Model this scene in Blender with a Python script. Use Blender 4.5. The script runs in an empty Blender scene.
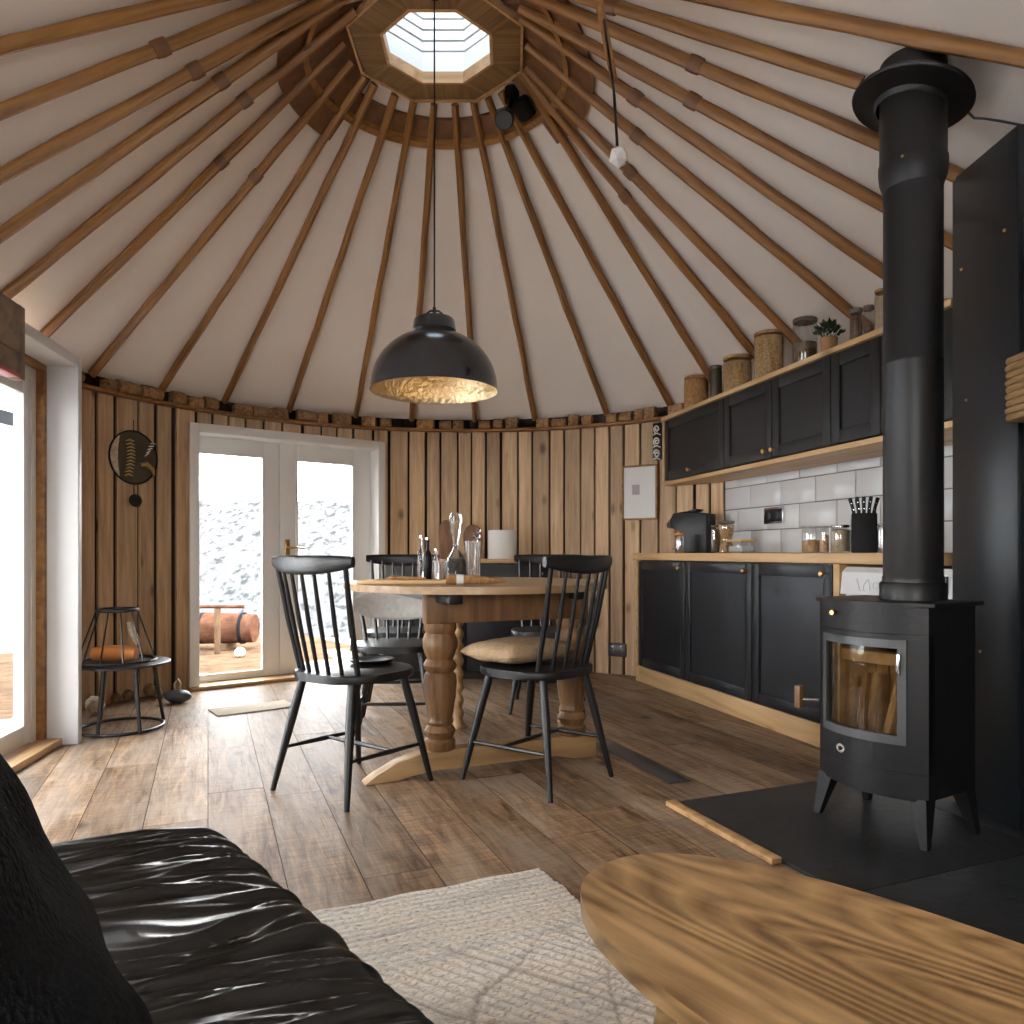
import bpy, bmesh, math, random
from mathutils import Vector, Matrix, noise
R = math.radians
random.seed(7)
scene = bpy.context.scene
COL = scene.collection
F, HZ, CH = 740.0, 553.0, 0.93      # focal length in pixels, horizon row, eye height

def P(px, py, Y):                    # a seen point at depth Y
    return Vector(((px-512)*Y/F, Y, CH+(HZ-py)*Y/F))
def G(px, py, z=0.0):                # a seen point at height z
    Y = (CH-z)*F/(py-HZ)
    return Vector(((px-512)*Y/F, Y, z))

# ------------------------------------------------------------------ materials
MATS = {}
def new_mat(name):
    m = bpy.data.materials.new(name); m.use_nodes = True
    nt = m.node_tree; nt.nodes.clear()
    out = nt.nodes.new('ShaderNodeOutputMaterial')
    b = nt.nodes.new('ShaderNodeBsdfPrincipled')
    nt.links.new(b.outputs[0], out.inputs[0])
    MATS[name] = m
    return m, nt, b
def rgb(c): return (c[0], c[1], c[2], 1.0)
def plain(name, c, rough=0.5, metal=0.0, bump=0.0, bscale=80.0, spec=0.5, coat=0.0, vary=0.0):
    m, nt, b = new_mat(name)
    b.inputs['Base Color'].default_value = rgb(c)
    b.inputs['Roughness'].default_value = rough
    b.inputs['Metallic'].default_value = metal
    b.inputs['Specular IOR Level'].default_value = spec
    b.inputs['Coat Weight'].default_value = coat
    if bump or vary:
        tc = nt.nodes.new('ShaderNodeTexCoord')
        n = nt.nodes.new('ShaderNodeTexNoise'); n.inputs['Scale'].default_value = bscale; n.inputs['Detail'].default_value = 4
        nt.links.new(tc.outputs['Object'], n.inputs['Vector'])
        if bump:
            bp = nt.nodes.new('ShaderNodeBump'); bp.inputs['Strength'].default_value = bump; bp.inputs['Distance'].default_value = 0.01
            nt.links.new(n.outputs['Fac'], bp.inputs['Height']); nt.links.new(bp.outputs[0], b.inputs['Normal'])
        if vary:
            cr = nt.nodes.new('ShaderNodeValToRGB')
            cr.color_ramp.elements[0].position = 0.3; cr.color_ramp.elements[1].position = 0.7
            cr.color_ramp.elements[0].color = rgb([x*(1-vary) for x in c]); cr.color_ramp.elements[1].color = rgb([min(1, x*(1+vary)) for x in c])
            nt.links.new(n.outputs['Fac'], cr.inputs['Fac']); nt.links.new(cr.outputs[0], b.inputs['Base Color'])
    return m
def wood(name, dark, light, axis=2, rough=0.55, gscale=14.0, stretch=12.0, island=0.25, bump=0.15, knots=0.5, rings=0.0, wash=None, washamt=0.0, detail=5, saw=0.0):
    """grain runs along AXIS of the object's own coordinates"""
    m, nt, b = new_mat(name)
    N = nt.nodes.new; L = nt.links.new
    tc = N('ShaderNodeTexCoord'); geo = N('ShaderNodeNewGeometry')
    off = N('ShaderNodeVectorMath'); off.operation = 'SCALE'; off.inputs[0].default_value = (17.3, 9.1, 23.7)
    L(geo.outputs['Random Per Island'], off.inputs['Scale'])
    add = N('ShaderNodeVectorMath'); add.operation = 'ADD'
    L(tc.outputs['Object'], add.inputs[0]); L(off.outputs[0], add.inputs[1])
    mp = N('ShaderNodeMapping'); s = [gscale]*3; s[axis] = gscale/stretch
    mp.inputs['Scale'].default_value = s
    L(add.outputs[0], mp.inputs['Vector'])
    n1 = N('ShaderNodeTexNoise'); n1.inputs['Scale'].default_value = 1.0; n1.inputs['Detail'].default_value = detail; n1.inputs['Roughness'].default_value = 0.5 if detail < 7 else 0.68; n1.inputs['Distortion'].default_value = 0.6
    L(mp.outputs[0], n1.inputs['Vector'])
    fac = n1.outputs['Fac']
    if rings:
        wv = N('ShaderNodeTexNoise'); wv.inputs['Scale'].default_value = 0.16; wv.inputs['Detail'].default_value = 1.0; wv.inputs['Distortion'].default_value = 0.3
        L(mp.outputs[0], wv.inputs['Vector'])
        mu = N('ShaderNodeMath'); mu.operation = 'MULTIPLY'; mu.inputs[1].default_value = rings
        L(wv.outputs['Fac'], mu.inputs[0])
        fr = N('ShaderNodeMath'); fr.operation = 'PINGPONG'; fr.inputs[1].default_value = 1.0; L(mu.outputs[0], fr.inputs[0])
        mx = N('ShaderNodeMath'); mx.operation = 'MULTIPLY_ADD'; mx.inputs[1].default_value = 0.24
        L(fr.outputs[0], mx.inputs[0])
        h = N('ShaderNodeMath'); h.operation = 'MULTIPLY'; h.inputs[1].default_value = 0.78
        L(fac, h.inputs[0]); L(h.outputs[0], mx.inputs[2]); fac = mx.outputs[0]
    cr = N('ShaderNodeValToRGB')
    cr.color_ramp.elements[0].position = 0.32; cr.color_ramp.elements[0].color = rgb(dark)
    cr.color_ramp.elements[1].position = 0.68; cr.color_ramp.elements[1].color = rgb(light)
    L(fac, cr.inputs['Fac'])
    col = cr.outputs[0]
    if saw:                                            # faint rough-sawn lines across the boards
        ns = N('ShaderNodeTexNoise'); ns.inputs['Scale'].default_value = 1.0; ns.inputs['Detail'].default_value = 4
        ms = N('ShaderNodeMapping'); ss = [9.0]*3; ss[axis] = 95.0; ms.inputs['Scale'].default_value = ss; ms.inputs['Rotation'].default_value = (0, 0, 0.12)
        L(add.outputs[0], ms.inputs['Vector']); L(ms.outputs[0], ns.inputs['Vector'])
        rs = N('ShaderNodeValToRGB'); rs.color_ramp.elements[0].position = 0.3; rs.color_ramp.elements[1].position = 0.6
        rs.color_ramp.elements[0].color = (1-saw,)*3+(1,); rs.color_ramp.elements[1].color = (1, 1, 1, 1)
        L(ns.outputs['Fac'], rs.inputs['Fac'])
        mxs = N('ShaderNodeMixRGB'); mxs.blend_type = 'MULTIPLY'; mxs.inputs[0].default_value = 1.0
        L(col, mxs.inputs[1]); L(rs.outputs[0], mxs.inputs[2]); col = mxs.outputs[0]
    if wash:
        n3 = N('ShaderNodeTexNoise'); n3.inputs['Scale'].default_value = 3.2; n3.inputs['Detail'].default_value = 6; n3.inputs['Roughness'].default_value = 0.65
        mp3 = N('ShaderNodeMapping'); s3 = [1.6]*3; s3[axis] = 0.5; mp3.inputs['Scale'].default_value = s3
        L(add.outputs[0], mp3.inputs['Vector']); L(mp3.outputs[0], n3.inputs['Vector'])
        r3 = N('ShaderNodeValToRGB'); r3.color_ramp.elements[0].position = 0.42; r3.color_ramp.elements[1].position = 0.62
        r3.color_ramp.elements[1].color = (washamt,)*3+(1,)
        L(n3.outputs['Fac'], r3.inputs['Fac'])
        mxw = N('ShaderNodeMixRGB'); mxw.inputs['Color2'].default_value = rgb(wash)
        L(r3.outputs[0], mxw.inputs['Fac']); L(col, mxw.inputs['Color1']); col = mxw.outputs[0]
    if knots:
        vo = N('ShaderNodeTexVoronoi'); vo.inputs['Scale'].default_value = 1.0
        mk = N('ShaderNodeMapping'); sk = [5.0]*3; sk[axis] = 2.6; mk.inputs['Scale'].default_value = sk
        L(add.outputs[0], mk.inputs['Vector']); L(mk.outputs[0], vo.inputs['Vector'])
        kr = N('ShaderNodeValToRGB'); kr.color_ramp.elements[0].position = 0.06; kr.color_ramp.elements[1].position = 0.17
        kr.color_ramp.elements[0].color = (knots,)*3+(1,); kr.color_ramp.elements[1].color = (0, 0, 0, 1)
        L(vo.outputs['Distance'], kr.inputs['Fac'])
        mk2 = N('ShaderNodeMixRGB'); mk2.inputs['Color2'].default_value = rgb([x*0.3 for x in dark])
        L(kr.outputs[0], mk2.inputs['Fac']); L(col, mk2.inputs['Color1']); col = mk2.outputs[0]
    if island:
        hs = N('ShaderNodeHueSaturation')
        mr = N('ShaderNodeMapRange'); mr.inputs['To Min'].default_value = 1-island; mr.inputs['To Max'].default_value = 1+island
        L(geo.outputs['Random Per Island'], mr.inputs['Value']); L(mr.outputs[0], hs.inputs['Value'])
        L(col, hs.inputs['Color']); col = hs.outputs[0]
    L(col, b.inputs['Base Color'])
    b.inputs['Roughness'].default_value = rough
    if bump:
        bp = N('ShaderNodeBump'); bp.inputs['Strength'].default_value = bump; bp.inputs['Distance'].default_value = 0.01
        L(fac, bp.inputs['Height']); L(bp.outputs[0], b.inputs['Normal'])
    return m
def glass(name, tint=(1, 1, 1), refl=0.08, rough=0.0):
    m = bpy.data.materials.new(name); m.use_nodes = True
    nt = m.node_tree; nt.nodes.clear(); N = nt.nodes.new; L = nt.links.new
    out = N('ShaderNodeOutputMaterial'); t = N('ShaderNodeBsdfTransparent'); g = N('ShaderNodeBsdfGlossy'); mx = N('ShaderNodeMixShader')
    t.inputs[0].default_value = rgb(tint); g.inputs['Roughness'].default_value = rough
    lw = N('ShaderNodeLayerWeight'); lw.inputs['Blend'].default_value = 0.5
    pw = N('ShaderNodeMath'); pw.operation = 'POWER'; pw.inputs[1].default_value = 4.0; L(lw.outputs['Facing'], pw.inputs[0])
    fr = N('ShaderNodeMath'); fr.operation = 'MULTIPLY_ADD'; fr.inputs[1].default_value = 0.6; fr.inputs[2].default_value = refl
    L(pw.outputs[0], fr.inputs[0]); L(fr.outputs[0], mx.inputs[0]); L(t.outputs[0], mx.inputs[1]); L(g.outputs[0], mx.inputs[2]); L(mx.outputs[0], out.inputs[0])
    MATS[name] = m
    return m

plain('fabric_ceiling', (0.88, 0.835, 0.785), 0.9, bump=0.05, bscale=300)
wood('rafter_wood', (0.15, 0.058, 0.011), (0.33, 0.15, 0.033), axis=0, rough=0.5, gscale=30, stretch=14, island=0.0, knots=0.6)
wood('crown_wood', (0.12, 0.06, 0.016), (0.25, 0.135, 0.042), axis=1, rough=0.45, gscale=40, stretch=30, island=0.12, knots=0)
wood('hoop_wood', (0.10, 0.04, 0.014), (0.20, 0.085, 0.03), axis=2, rough=0.5, gscale=18, stretch=6, island=0.1, knots=0)
wood('wall_wood', (0.34, 0.205, 0.105), (0.60, 0.415, 0.245), axis=2, rough=0.6, gscale=30, stretch=16, island=0.22, knots=0.95, detail=8, bump=0.25)
plain('gap_dark', (0.02, 0.012, 0.008), 0.9)
wood('floor_wood', (0.09, 0.046, 0.022), (0.39, 0.245, 0.14), axis=0, rough=0.5, gscale=30, stretch=8, island=0.28, knots=0.75, bump=0.3, wash=(0.31, 0.25, 0.195), washamt=0.5, detail=9, saw=0.38)
MATS['floor_wood'].node_tree.nodes['Principled BSDF'].inputs['Specular IOR Level'].default_value = 0.12
wood('log_wood', (0.12, 0.055, 0.02), (0.40, 0.22, 0.09), axis=1, rough=0.7, gscale=40, stretch=2, island=0.35, knots=0.3, bump=0.4)
wood('trim_wood', (0.36, 0.19, 0.075), (0.58, 0.35, 0.16), axis=0, rough=0.5, gscale=20, stretch=14, island=0.05, knots=0.5)
wood('worktop_wood', (0.46, 0.27, 0.115), (0.66, 0.44, 0.22), axis=0, rough=0.45, gscale=16, stretch=14, island=0.08, knots=0.7)
wood('table_top_wood', (0.27, 0.16, 0.08), (0.49, 0.335, 0.195), axis=0, rough=0.4, gscale=16, stretch=12, island=0.12, knots=0.4, bump=0.1)
wood('table_wood', (0.10, 0.046, 0.016), (0.25, 0.13, 0.052), axis=2, rough=0.5, gscale=18, stretch=8, island=0.0, knots=0.4)
wood('sled_wood', (0.26, 0.145, 0.06), (0.44, 0.27, 0.12), axis=0, rough=0.5, gscale=16, stretch=10, island=0.0, knots=0.3)
wood('coffee_wood', (0.17, 0.09, 0.034), (0.46, 0.275, 0.12), axis=0, rough=0.36, gscale=22.0, stretch=5, island=0.0, knots=0, rings=62, bump=0.02)
wood('jar_cork', (0.24, 0.115, 0.04), (0.42, 0.225, 0.085), axis=2, rough=0.8, gscale=60, stretch=1.5, island=0.1, knots=0, bump=0.4)
plain('white_paint', (0.83, 0.83, 0.815), 0.35)
plain('white_panel', (0.66, 0.67, 0.68), 0.4)
plain('black_paint', (0.005, 0.005, 0.006), 0.40, spec=0.55)
plain('cabinet_black', (0.014, 0.0155, 0.019), 0.36, bump=0.03, bscale=200, spec=0.4)
plain('upper_black', (0.011, 0.010, 0.010), 0.5, bump=0.03, bscale=200, spec=0.35)
plain('steel_black', (0.008, 0.011, 0.014), 0.34, metal=0.0, spec=0.45)
plain('stove_black', (0.008, 0.008, 0.009), 0.45, metal=0.0, bump=0.08, bscale=60, spec=0.4)
plain('stove_grey', (0.10, 0.105, 0.11), 0.4, metal=0.4)
plain('flue_black', (0.007, 0.007, 0.008), 0.42, spec=0.4)
plain('brass', (0.62, 0.38, 0.16), 0.3, metal=1.0)
plain('chrome', (0.7, 0.7, 0.72), 0.2, metal=1.0)
plain('tile', (0.66, 0.68, 0.70), 0.18)
plain('grout', (0.22, 0.22, 0.22), 0.9)
plain('slate', (0.020, 0.021, 0.023), 0.45, bump=0.25, bscale=25, vary=0.25)
plain('lamp_black', (0.016, 0.017, 0.019), 0.22, coat=0.4)
plain('gold_leaf', (0.78, 0.62, 0.38), 0.3, metal=1.0, bump=1.0, bscale=45)
plain('leather', (0.004, 0.0035, 0.0032), 0.29, bump=0.05, bscale=260, spec=0.5)
plain('boucle', (0.004, 0.005, 0.0065), 0.95, spec=0.15, bump=1.0, bscale=160, vary=0.5)
plain('seam_grey', (0.06, 0.05, 0.05), 0.7)
plain('cushion_tan', (0.40, 0.275, 0.16), 0.9, bump=0.5, bscale=90, vary=0.15)
plain('cloth_pale', (0.55, 0.51, 0.46), 0.95, bump=0.6, bscale=70, vary=0.15)
plain('paper', (0.74, 0.73, 0.71), 0.8)
plain('print_grey', (0.35, 0.35, 0.36), 0.8)
plain('plastic_black', (0.004, 0.004, 0.005), 0.36, spec=0.25)
plain('plastic_grey', (0.045, 0.045, 0.047), 0.45)
plain('appliance_white', (0.72, 0.73, 0.74), 0.3)
plain('emboss_grey', (0.52, 0.53, 0.54), 0.4)
plain('orange_paint', (0.60, 0.22, 0.05), 0.6)
plain('copper', (0.70, 0.33, 0.16), 0.3, metal=1.0)
plain('leaf_green', (0.02, 0.055, 0.018), 0.6)
plain('terracotta', (0.33, 0.17, 0.07), 0.8, bump=0.3)
plain('pasta', (0.50, 0.29, 0.11), 0.7, bump=0.9, bscale=70, vary=0.4)
plain('beans', (0.14, 0.085, 0.04), 0.6, bump=0.9, bscale=90, vary=0.5)
plain('cookies', (0.58, 0.33, 0.16), 0.8, bump=0.8, bscale=60, vary=0.35)
plain('oats', (0.56, 0.44, 0.30), 0.9, bump=0.6, bscale=120, vary=0.2)
plain('dark_lid', (0.10, 0.085, 0.07), 0.5)
plain('wicker', (0.26, 0.155, 0.065), 0.8, bump=0.3)
plain('red_strip', (0.45, 0.05, 0.03), 0.5)
wood('pelmet_wood', (0.10, 0.065, 0.035), (0.24, 0.16, 0.085), axis=1, rough=0.6, gscale=16, stretch=10, island=0.1, knots=0.5)
plain('mat_beige', (0.50, 0.42, 0.31), 0.95, bump=0.5, bscale=150)
plain('deck_wood', (0.085, 0.052, 0.031), 0.9, spec=0.0, vary=0.3, bscale=6)
plain('barrel_wood', (0.075, 0.034, 0.020), 0.9, spec=0.0, vary=0.35, bscale=12)
plain('clad_white', (0.74, 0.76, 0.78), 0.6)
plain('clad_dark', (0.012, 0.013, 0.015), 0.8, spec=0.0)
plain('snow', (0.70, 0.70, 0.70), 0.9)
glass('pane_glass', (1, 1, 1), 0.04)
glass('jar_glass', (0.86, 0.87, 0.86), 0.13, 0.03)
glass('stove_glass', (0.78, 0.72, 0.62), 0.05, 0.01)
glass('dome_glass', (0.46, 0.48, 0.50), 0.04, 0.0)
plain('tin_gold', (0.50, 0.36, 0.14), 0.35, metal=0.8, bump=0.6, bscale=60)
plain('tin_dark', (0.075, 0.06, 0.042), 0.45, metal=0.5, bump=0.15, bscale=20)
plain('pale_fibre', (0.55, 0.46, 0.34), 0.9, bump=0.6, bscale=60, vary=0.3)
plain('firebrick', (0.60, 0.46, 0.31), 0.9, vary=0.35, bscale=14, bump=0.3)
plain('bark', (0.20, 0.125, 0.06), 0.9, vary=0.5, bscale=20, bump=0.6)
m, nt, b = new_mat('bulb_white')
b.inputs['Base Color'].default_value = (0.8, 0.8, 0.8, 1); b.inputs['Roughness'].default_value = 0.35
m, nt, b = new_mat('lamp_glow')
b.inputs['Base Color'].default_value = (0.9, 0.8, 0.6, 1); b.inputs['Emission Color'].default_value = (1, 0.62, 0.25, 1); b.inputs['Emission Strength'].default_value = 1.5
# crystal: cut glass with a little body of its own
m, nt, b = new_mat('cut_glass')
b.inputs['Base Color'].default_value = (0.97, 0.96, 0.95, 1); b.inputs['Roughness'].default_value = 0.03
b.inputs['Transmission Weight'].default_value = 0.95; b.inputs['IOR'].default_value = 1.45
# rug: ribbed cream wool with a diamond relief
m, nt, b = new_mat('rug_wool')
N = nt.nodes.new; L = nt.links.new
tc = N('ShaderNodeTexCoord'); mp = N('ShaderNodeMapping'); mp.inputs['Scale'].default_value = (70, 130, 1)
L(tc.outputs['Object'], mp.inputs[0])
n1 = N('ShaderNodeTexNoise'); n1.inputs['Scale'].default_value = 1.0; n1.inputs['Detail'].default_value = 3; L(mp.outputs[0], n1.inputs['Vector'])
wv = N('ShaderNodeTexNoise'); wv.inputs['Scale'].default_value = 1.0
mp2 = N('ShaderNodeMapping'); mp2.inputs['Scale'].default_value = (2.5, 22, 1); L(tc.outputs['Object'], mp2.inputs[0]); L(mp2.outputs[0], wv.inputs['Vector'])
cr = N('ShaderNodeValToRGB'); e = cr.color_ramp.elements
e[0].position = 0.28; e[0].color = (0.42, 0.37, 0.31, 1); e[1].position = 0.50; e[1].color = (0.84, 0.78, 0.69, 1)
L(n1.outputs['Fac'], cr.inputs[0])
cr2 = N('ShaderNodeValToRGB'); e = cr2.color_ramp.elements
e[0].position = 0.33; e[0].color = (0.70, 0.69, 0.69, 1); e[1].position = 0.5; e[1].color = (1, 1, 1, 1)
x = e.new(0.66); x.color = (1.0, 0.92, 0.82, 1)
L(wv.outputs['Fac'], cr2.inputs[0])
mm = N('ShaderNodeMixRGB'); mm.blend_type = 'MULTIPLY'; mm.inputs[0].default_value = 0.7; L(cr.outputs[0], mm.inputs[1]); L(cr2.outputs[0], mm.inputs[2])
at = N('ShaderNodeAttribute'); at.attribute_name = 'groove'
mg = N('ShaderNodeMixRGB'); mg.inputs['Color2'].default_value = (0.24, 0.19, 0.14, 1); L(at.outputs['Fac'], mg.inputs[0]); L(mm.outputs[0], mg.inputs[1])  # diamond weave lines, plus shade of the rib hollows put into the colour
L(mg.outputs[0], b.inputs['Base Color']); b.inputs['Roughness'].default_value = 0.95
bp = N('ShaderNodeBump'); bp.inputs['Strength'].default_value = 0.9; bp.inputs['Distance'].default_value = 0.008
L(n1.outputs['Fac'], bp.inputs['Height']); L(bp.outputs[0], b.inputs['Normal'])
# hillside: pale heath under snow
m, nt, b = new_mat('heath')
N = nt.nodes.new; L = nt.links.new
tc = N('ShaderNodeTexCoord'); n1 = N('ShaderNodeTexNoise'); n1.inputs['Scale'].default_value = 2.2; n1.inputs['Detail'].default_value = 8; n1.inputs['Roughness'].default_value = 0.7
mph = N('ShaderNodeMapping'); mph.inputs['Scale'].default_value = (2.6, 1.3, 2.0); L(tc.outputs['Object'], mph.inputs[0]); L(mph.outputs[0], n1.inputs['Vector'])
cr = N('ShaderNodeValToRGB'); e = cr.color_ramp.elements
e[0].position = 0.40; e[0].color = (0.028, 0.027, 0.0255, 1); e[1].position = 0.48; e[1].color = (0.066, 0.065, 0.063, 1)
L(n1.outputs['Fac'], cr.inputs[0]); L(cr.outputs[0], b.inputs['Base Color']); b.inputs['Roughness'].default_value = 0.95; b.inputs['Specular IOR Level'].default_value = 0.0
n1.inputs['Scale'].default_value = 2.0

# ------------------------------------------------------------------ mesh helpers
class MB:
    def __init__(self): self.bm = bmesh.new()
    def box(self, c, s, rz=0.0, bevel=0.0, rot=None, seg=2):
        M = Matrix.Translation(c) @ (rot.to_4x4() if rot is not None else Matrix.Rotation(rz, 4, 'Z')) @ Matrix.Diagonal((s[0], s[1], s[2], 1))
        r = bmesh.ops.create_cube(self.bm, size=1.0, matrix=M)
        if bevel:
            es = list({e for v in r['verts'] for e in v.link_edges})
            bmesh.ops.bevel(self.bm, geom=es, offset=bevel, segments=seg, profile=0.5, affect='EDGES', clamp_overlap=True)
        return self
    def bounds(self, x0, x1, y0, y1, z0, z1, bevel=0.0):
        return self.box(((x0+x1)/2, (y0+y1)/2, (z0+z1)/2), (abs(x1-x0), abs(y1-y0), abs(z1-z0)), bevel=bevel)
    def tube(self, pts, r, n=10, closed=False, caps=True, flat=1.0):
        pts = [Vector(p) for p in pts]; k = len(pts)
        rr = r if isinstance(r, (list, tuple)) else [r]*k
        rings = []; up = None
        for i, p in enumerate(pts):
            if closed: t = pts[(i+1) % k]-pts[i-1]
            else: t = pts[min(i+1, k-1)]-pts[max(i-1, 0)]
            t.normalize()
            if up is None:
                up = Vector((0, 0, 1)) if abs(t.z) < 0.9 else Vector((0, 1, 0))
            side = t.cross(up); 
            if side.length < 1e-6: side = t.orthogonal()
            side.normalize(); u2 = side.cross(t).normalized(); up = u2
            rings.append([self.bm.verts.new(p + side*math.cos(2*math.pi*j/n)*rr[i] + u2*math.sin(2*math.pi*j/n)*rr[i]*flat) for j in range(n)])
        for i in range(k if closed else k-1):
            a, b = rings[i], rings[(i+1) % k]
            for j in range(n): self.bm.faces.new((a[j], a[(j+1) % n], b[(j+1) % n], b[j]))
        if caps and not closed:
            self.bm.faces.new(rings[0][::-1]); self.bm.faces.new(rings[-1])
        return self
    def cyl(self, p0, p1, r0, r1=None, n=12): return self.tube([p0, p1], [r0, r0 if r1 is None else r1], n)
    def lathe(self, prof, n=32, c=(0, 0, 0), twist=0.0, lobes=0, lobe=0.0, sx=1.0, sy=1.0):
        rings = []
        z0 = prof[0][1]
        for (r, z) in prof:
            ring = []
            for j in range(n):
                a = 2*math.pi*j/n
                rr = r*(1+lobe*math.cos(lobes*(a+twist*(z-z0)))) if lobes else r
                ring.append(self.bm.verts.new((c[0]+rr*sx*math.cos(a), c[1]+rr*sy*math.sin(a), c[2]+z)))
            rings.append(ring)
        for a, b in zip(rings, rings[1:]):
            for j in range(n): self.bm.faces.new((a[j], a[(j+1) % n], b[(j+1) % n], b[j]))
        if prof[0][0] > 1e-4: self.bm.faces.new(rings[0][::-1])
        if prof[-1][0] > 1e-4: self.bm.faces.new(rings[-1])
        return self
    def shell(self, prof, n=48, c=(0, 0, 0)):     # open lathe profile (no caps)
        rings = [[self.bm.verts.new((c[0]+r*math.cos(2*math.pi*j/n), c[1]+r*math.sin(2*math.pi*j/n), c[2]+z)) for j in range(n)] for r, z in prof]
        for a, b in zip(rings, rings[1:]):
            for j in range(n): self.bm.faces.new((a[j], a[(j+1) % n], b[(j+1) % n], b[j]))
        return self
    def prism(self, out, z0, z1, bevel=0.0):
        lo = [self.bm.verts.new((x, y, z0)) for x, y in out]; hi = [self.bm.verts.new((x, y, z1)) for x, y in out]
        n = len(out); fs = [self.bm.faces.new(lo[::-1]), self.bm.faces.new(hi)]
        for i in range(n): self.bm.faces.new((lo[i], lo[(i+1) % n], hi[(i+1) % n], hi[i]))
        if bevel:
            es = list({e for f in fs for e in f.edges})
            bmesh.ops.bevel(self.bm, geom=es, offset=bevel, segments=3, profile=0.5, affect='EDGES', clamp_overlap=True)
        return self
    def ring_prism(self, outer, inner, z0, z1):
        n = len(outer)
        V = lambda pts, z: [self.bm.verts.new((x, y, z)) for x, y in pts]
        a, b, c, d = V(outer, z0), V(inner, z0), V(outer, z1), V(inner, z1)
        for i in range(n):
            j = (i+1) % n
            self.bm.faces.new((a[j], a[i], b[i], b[j])); self.bm.faces.new((c[i], c[j], d[j], d[i]))
            self.bm.faces.new((a[i], a[j], c[j], c[i])); self.bm.faces.new((b[j], b[i], d[i], d[j]))
        return self
    def sphere(self, c, r, s=(1, 1, 1), sub=3):
        bmesh.ops.create_icosphere(self.bm, subdivisions=sub, radius=r, matrix=Matrix.Translation(c) @ Matrix.Diagonal((s[0], s[1], s[2], 1)))
        return self
    def quad(self, *p):
        self.bm.faces.new([self.bm.verts.new(q) for q in p]); return self
    def grid(self, fn, nu, nv):
        vs = [[self.bm.verts.new(fn(i/nu, j/nv)) for j in range(nv+1)] for i in range(nu+1)]
        for i in range(nu):
            for j in range(nv): self.bm.faces.new((vs[i][j], vs[i+1][j], vs[i+1][j+1], vs[i][j+1]))
        return self
def obj(name, mb, mat, parent=None, loc=None, rotz=0.0, label=None, kind=None, recalc=True, sharp=38):
    bm = mb.bm
    if recalc: bmesh.ops.recalc_face_normals(bm, faces=bm.faces)
    me = bpy.data.meshes.new(name); bm.to_mesh(me); bm.free()
    me.materials.append(MATS[mat] if isinstance(mat, str) else mat)
    me.polygons.foreach_set('use_smooth', [True]*len(me.polygons))
    me.set_sharp_from_angle(angle=R(sharp))
    o = bpy.data.objects.new(name, me); COL.objects.link(o)
    if parent is not None: o.parent = parent
    if loc is not None: o.location = loc
    if rotz: o.rotation_euler = (0, 0, rotz)
    if label: o['label'] = label
    if kind: o['kind'] = kind
    return o
def thing(name, label, cat, loc=(0, 0, 0), rotz=0.0, group=None):
    o = bpy.data.objects.new(name, None); COL.objects.link(o)
    o.empty_display_size = 0.1
    o.location = loc; o.rotation_euler = (0, 0, rotz)
    o['label'] = label; o['category'] = cat
    if group: o['group'] = group
    return o
def tag(o, label, cat, group=None):
    o['label'] = label; o['category'] = cat
    if group: o['group'] = group
    return o
def struct(name, mb, mat, **k): return obj(name, mb, mat, kind='structure', **k)
def dup(root, loc, rotz=0.0, label=None):
    r = root.copy(); COL.objects.link(r); r.location = loc; r.rotation_euler = (0, 0, rotz)
    if label: r['label'] = label
    for ch in list(root.children):
        c = ch.copy(); COL.objects.link(c); c.parent = r
        for g in list(ch.children):
            d = g.copy(); COL.objects.link(d); d.parent = c
    return r
def rot_to(d, fwd='Y'):              # rotation about z that turns +Y (or -Y) to direction d
    a = math.atan2(-d[0], d[1])
    return a if fwd == 'Y' else a+math.pi
def ordinal(n): return ['first', 'second', 'third', 'fourth', 'fifth', 'sixth', 'seventh', 'eighth', 'ninth', 'tenth', 'eleventh', 'twelfth',
    'thirteenth', 'fourteenth', 'fifteenth', 'sixteenth', 'seventeenth', 'eighteenth', 'nineteenth', 'twentieth', 'twenty-first', 'twenty-second',
    'twenty-third', 'twenty-fourth', 'twenty-fifth', 'twenty-sixth', 'twenty-seventh', 'twenty-eighth', 'twenty-ninth', 'thirtieth'][n-1]

# ------------------------------------------------------------------ plan of the yurt
CC = Vector((-0.364, 3.70)); RW = 2.29                 # round wall
CR = Vector((-0.364, 3.65)); RC = 0.28                 # roof crown
ZE = 2.03                                    # roof at the eave / at the crown
KA = Vector((0.93, 5.38)); KX = Vector((0.2865, -0.958)); KY = Vector((0.958, 0.2865)); KROT = math.atan2(KX.y, KX.x)
ARC_END = 33.5
path = [Vector((CC.x-RW, -1.3))]
for i in range(0, 74): 
    a = R(180-(180-ARC_END)*i/73); path.append(CC+Vector((math.cos(a), math.sin(a)))*RW)
kb = KA+KY*0.47
path.append(kb+KX*0.60); path.append(kb+KX*2.87); path.append(Vector((2.26, 2.4))); path.append(Vector((2.26, -1.3)))
def eave_r(a):
    d = Vector((math.cos(a), math.sin(a))); best = 1e9
    for i in range(len(path)):
        p, q = path[i], path[(i+1) % len(path)]
        e = q-p; den = d.x*e.y-d.y*e.x
        if abs(den) < 1e-9: continue
        w = p-CR; t = (w.x*e.y-w.y*e.x)/den; s = (w.x*d.y-w.y*d.x)/den
        if t > 0 and -1e-6 <= s <= 1+1e-6: best = min(best, t)
    return best
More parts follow.
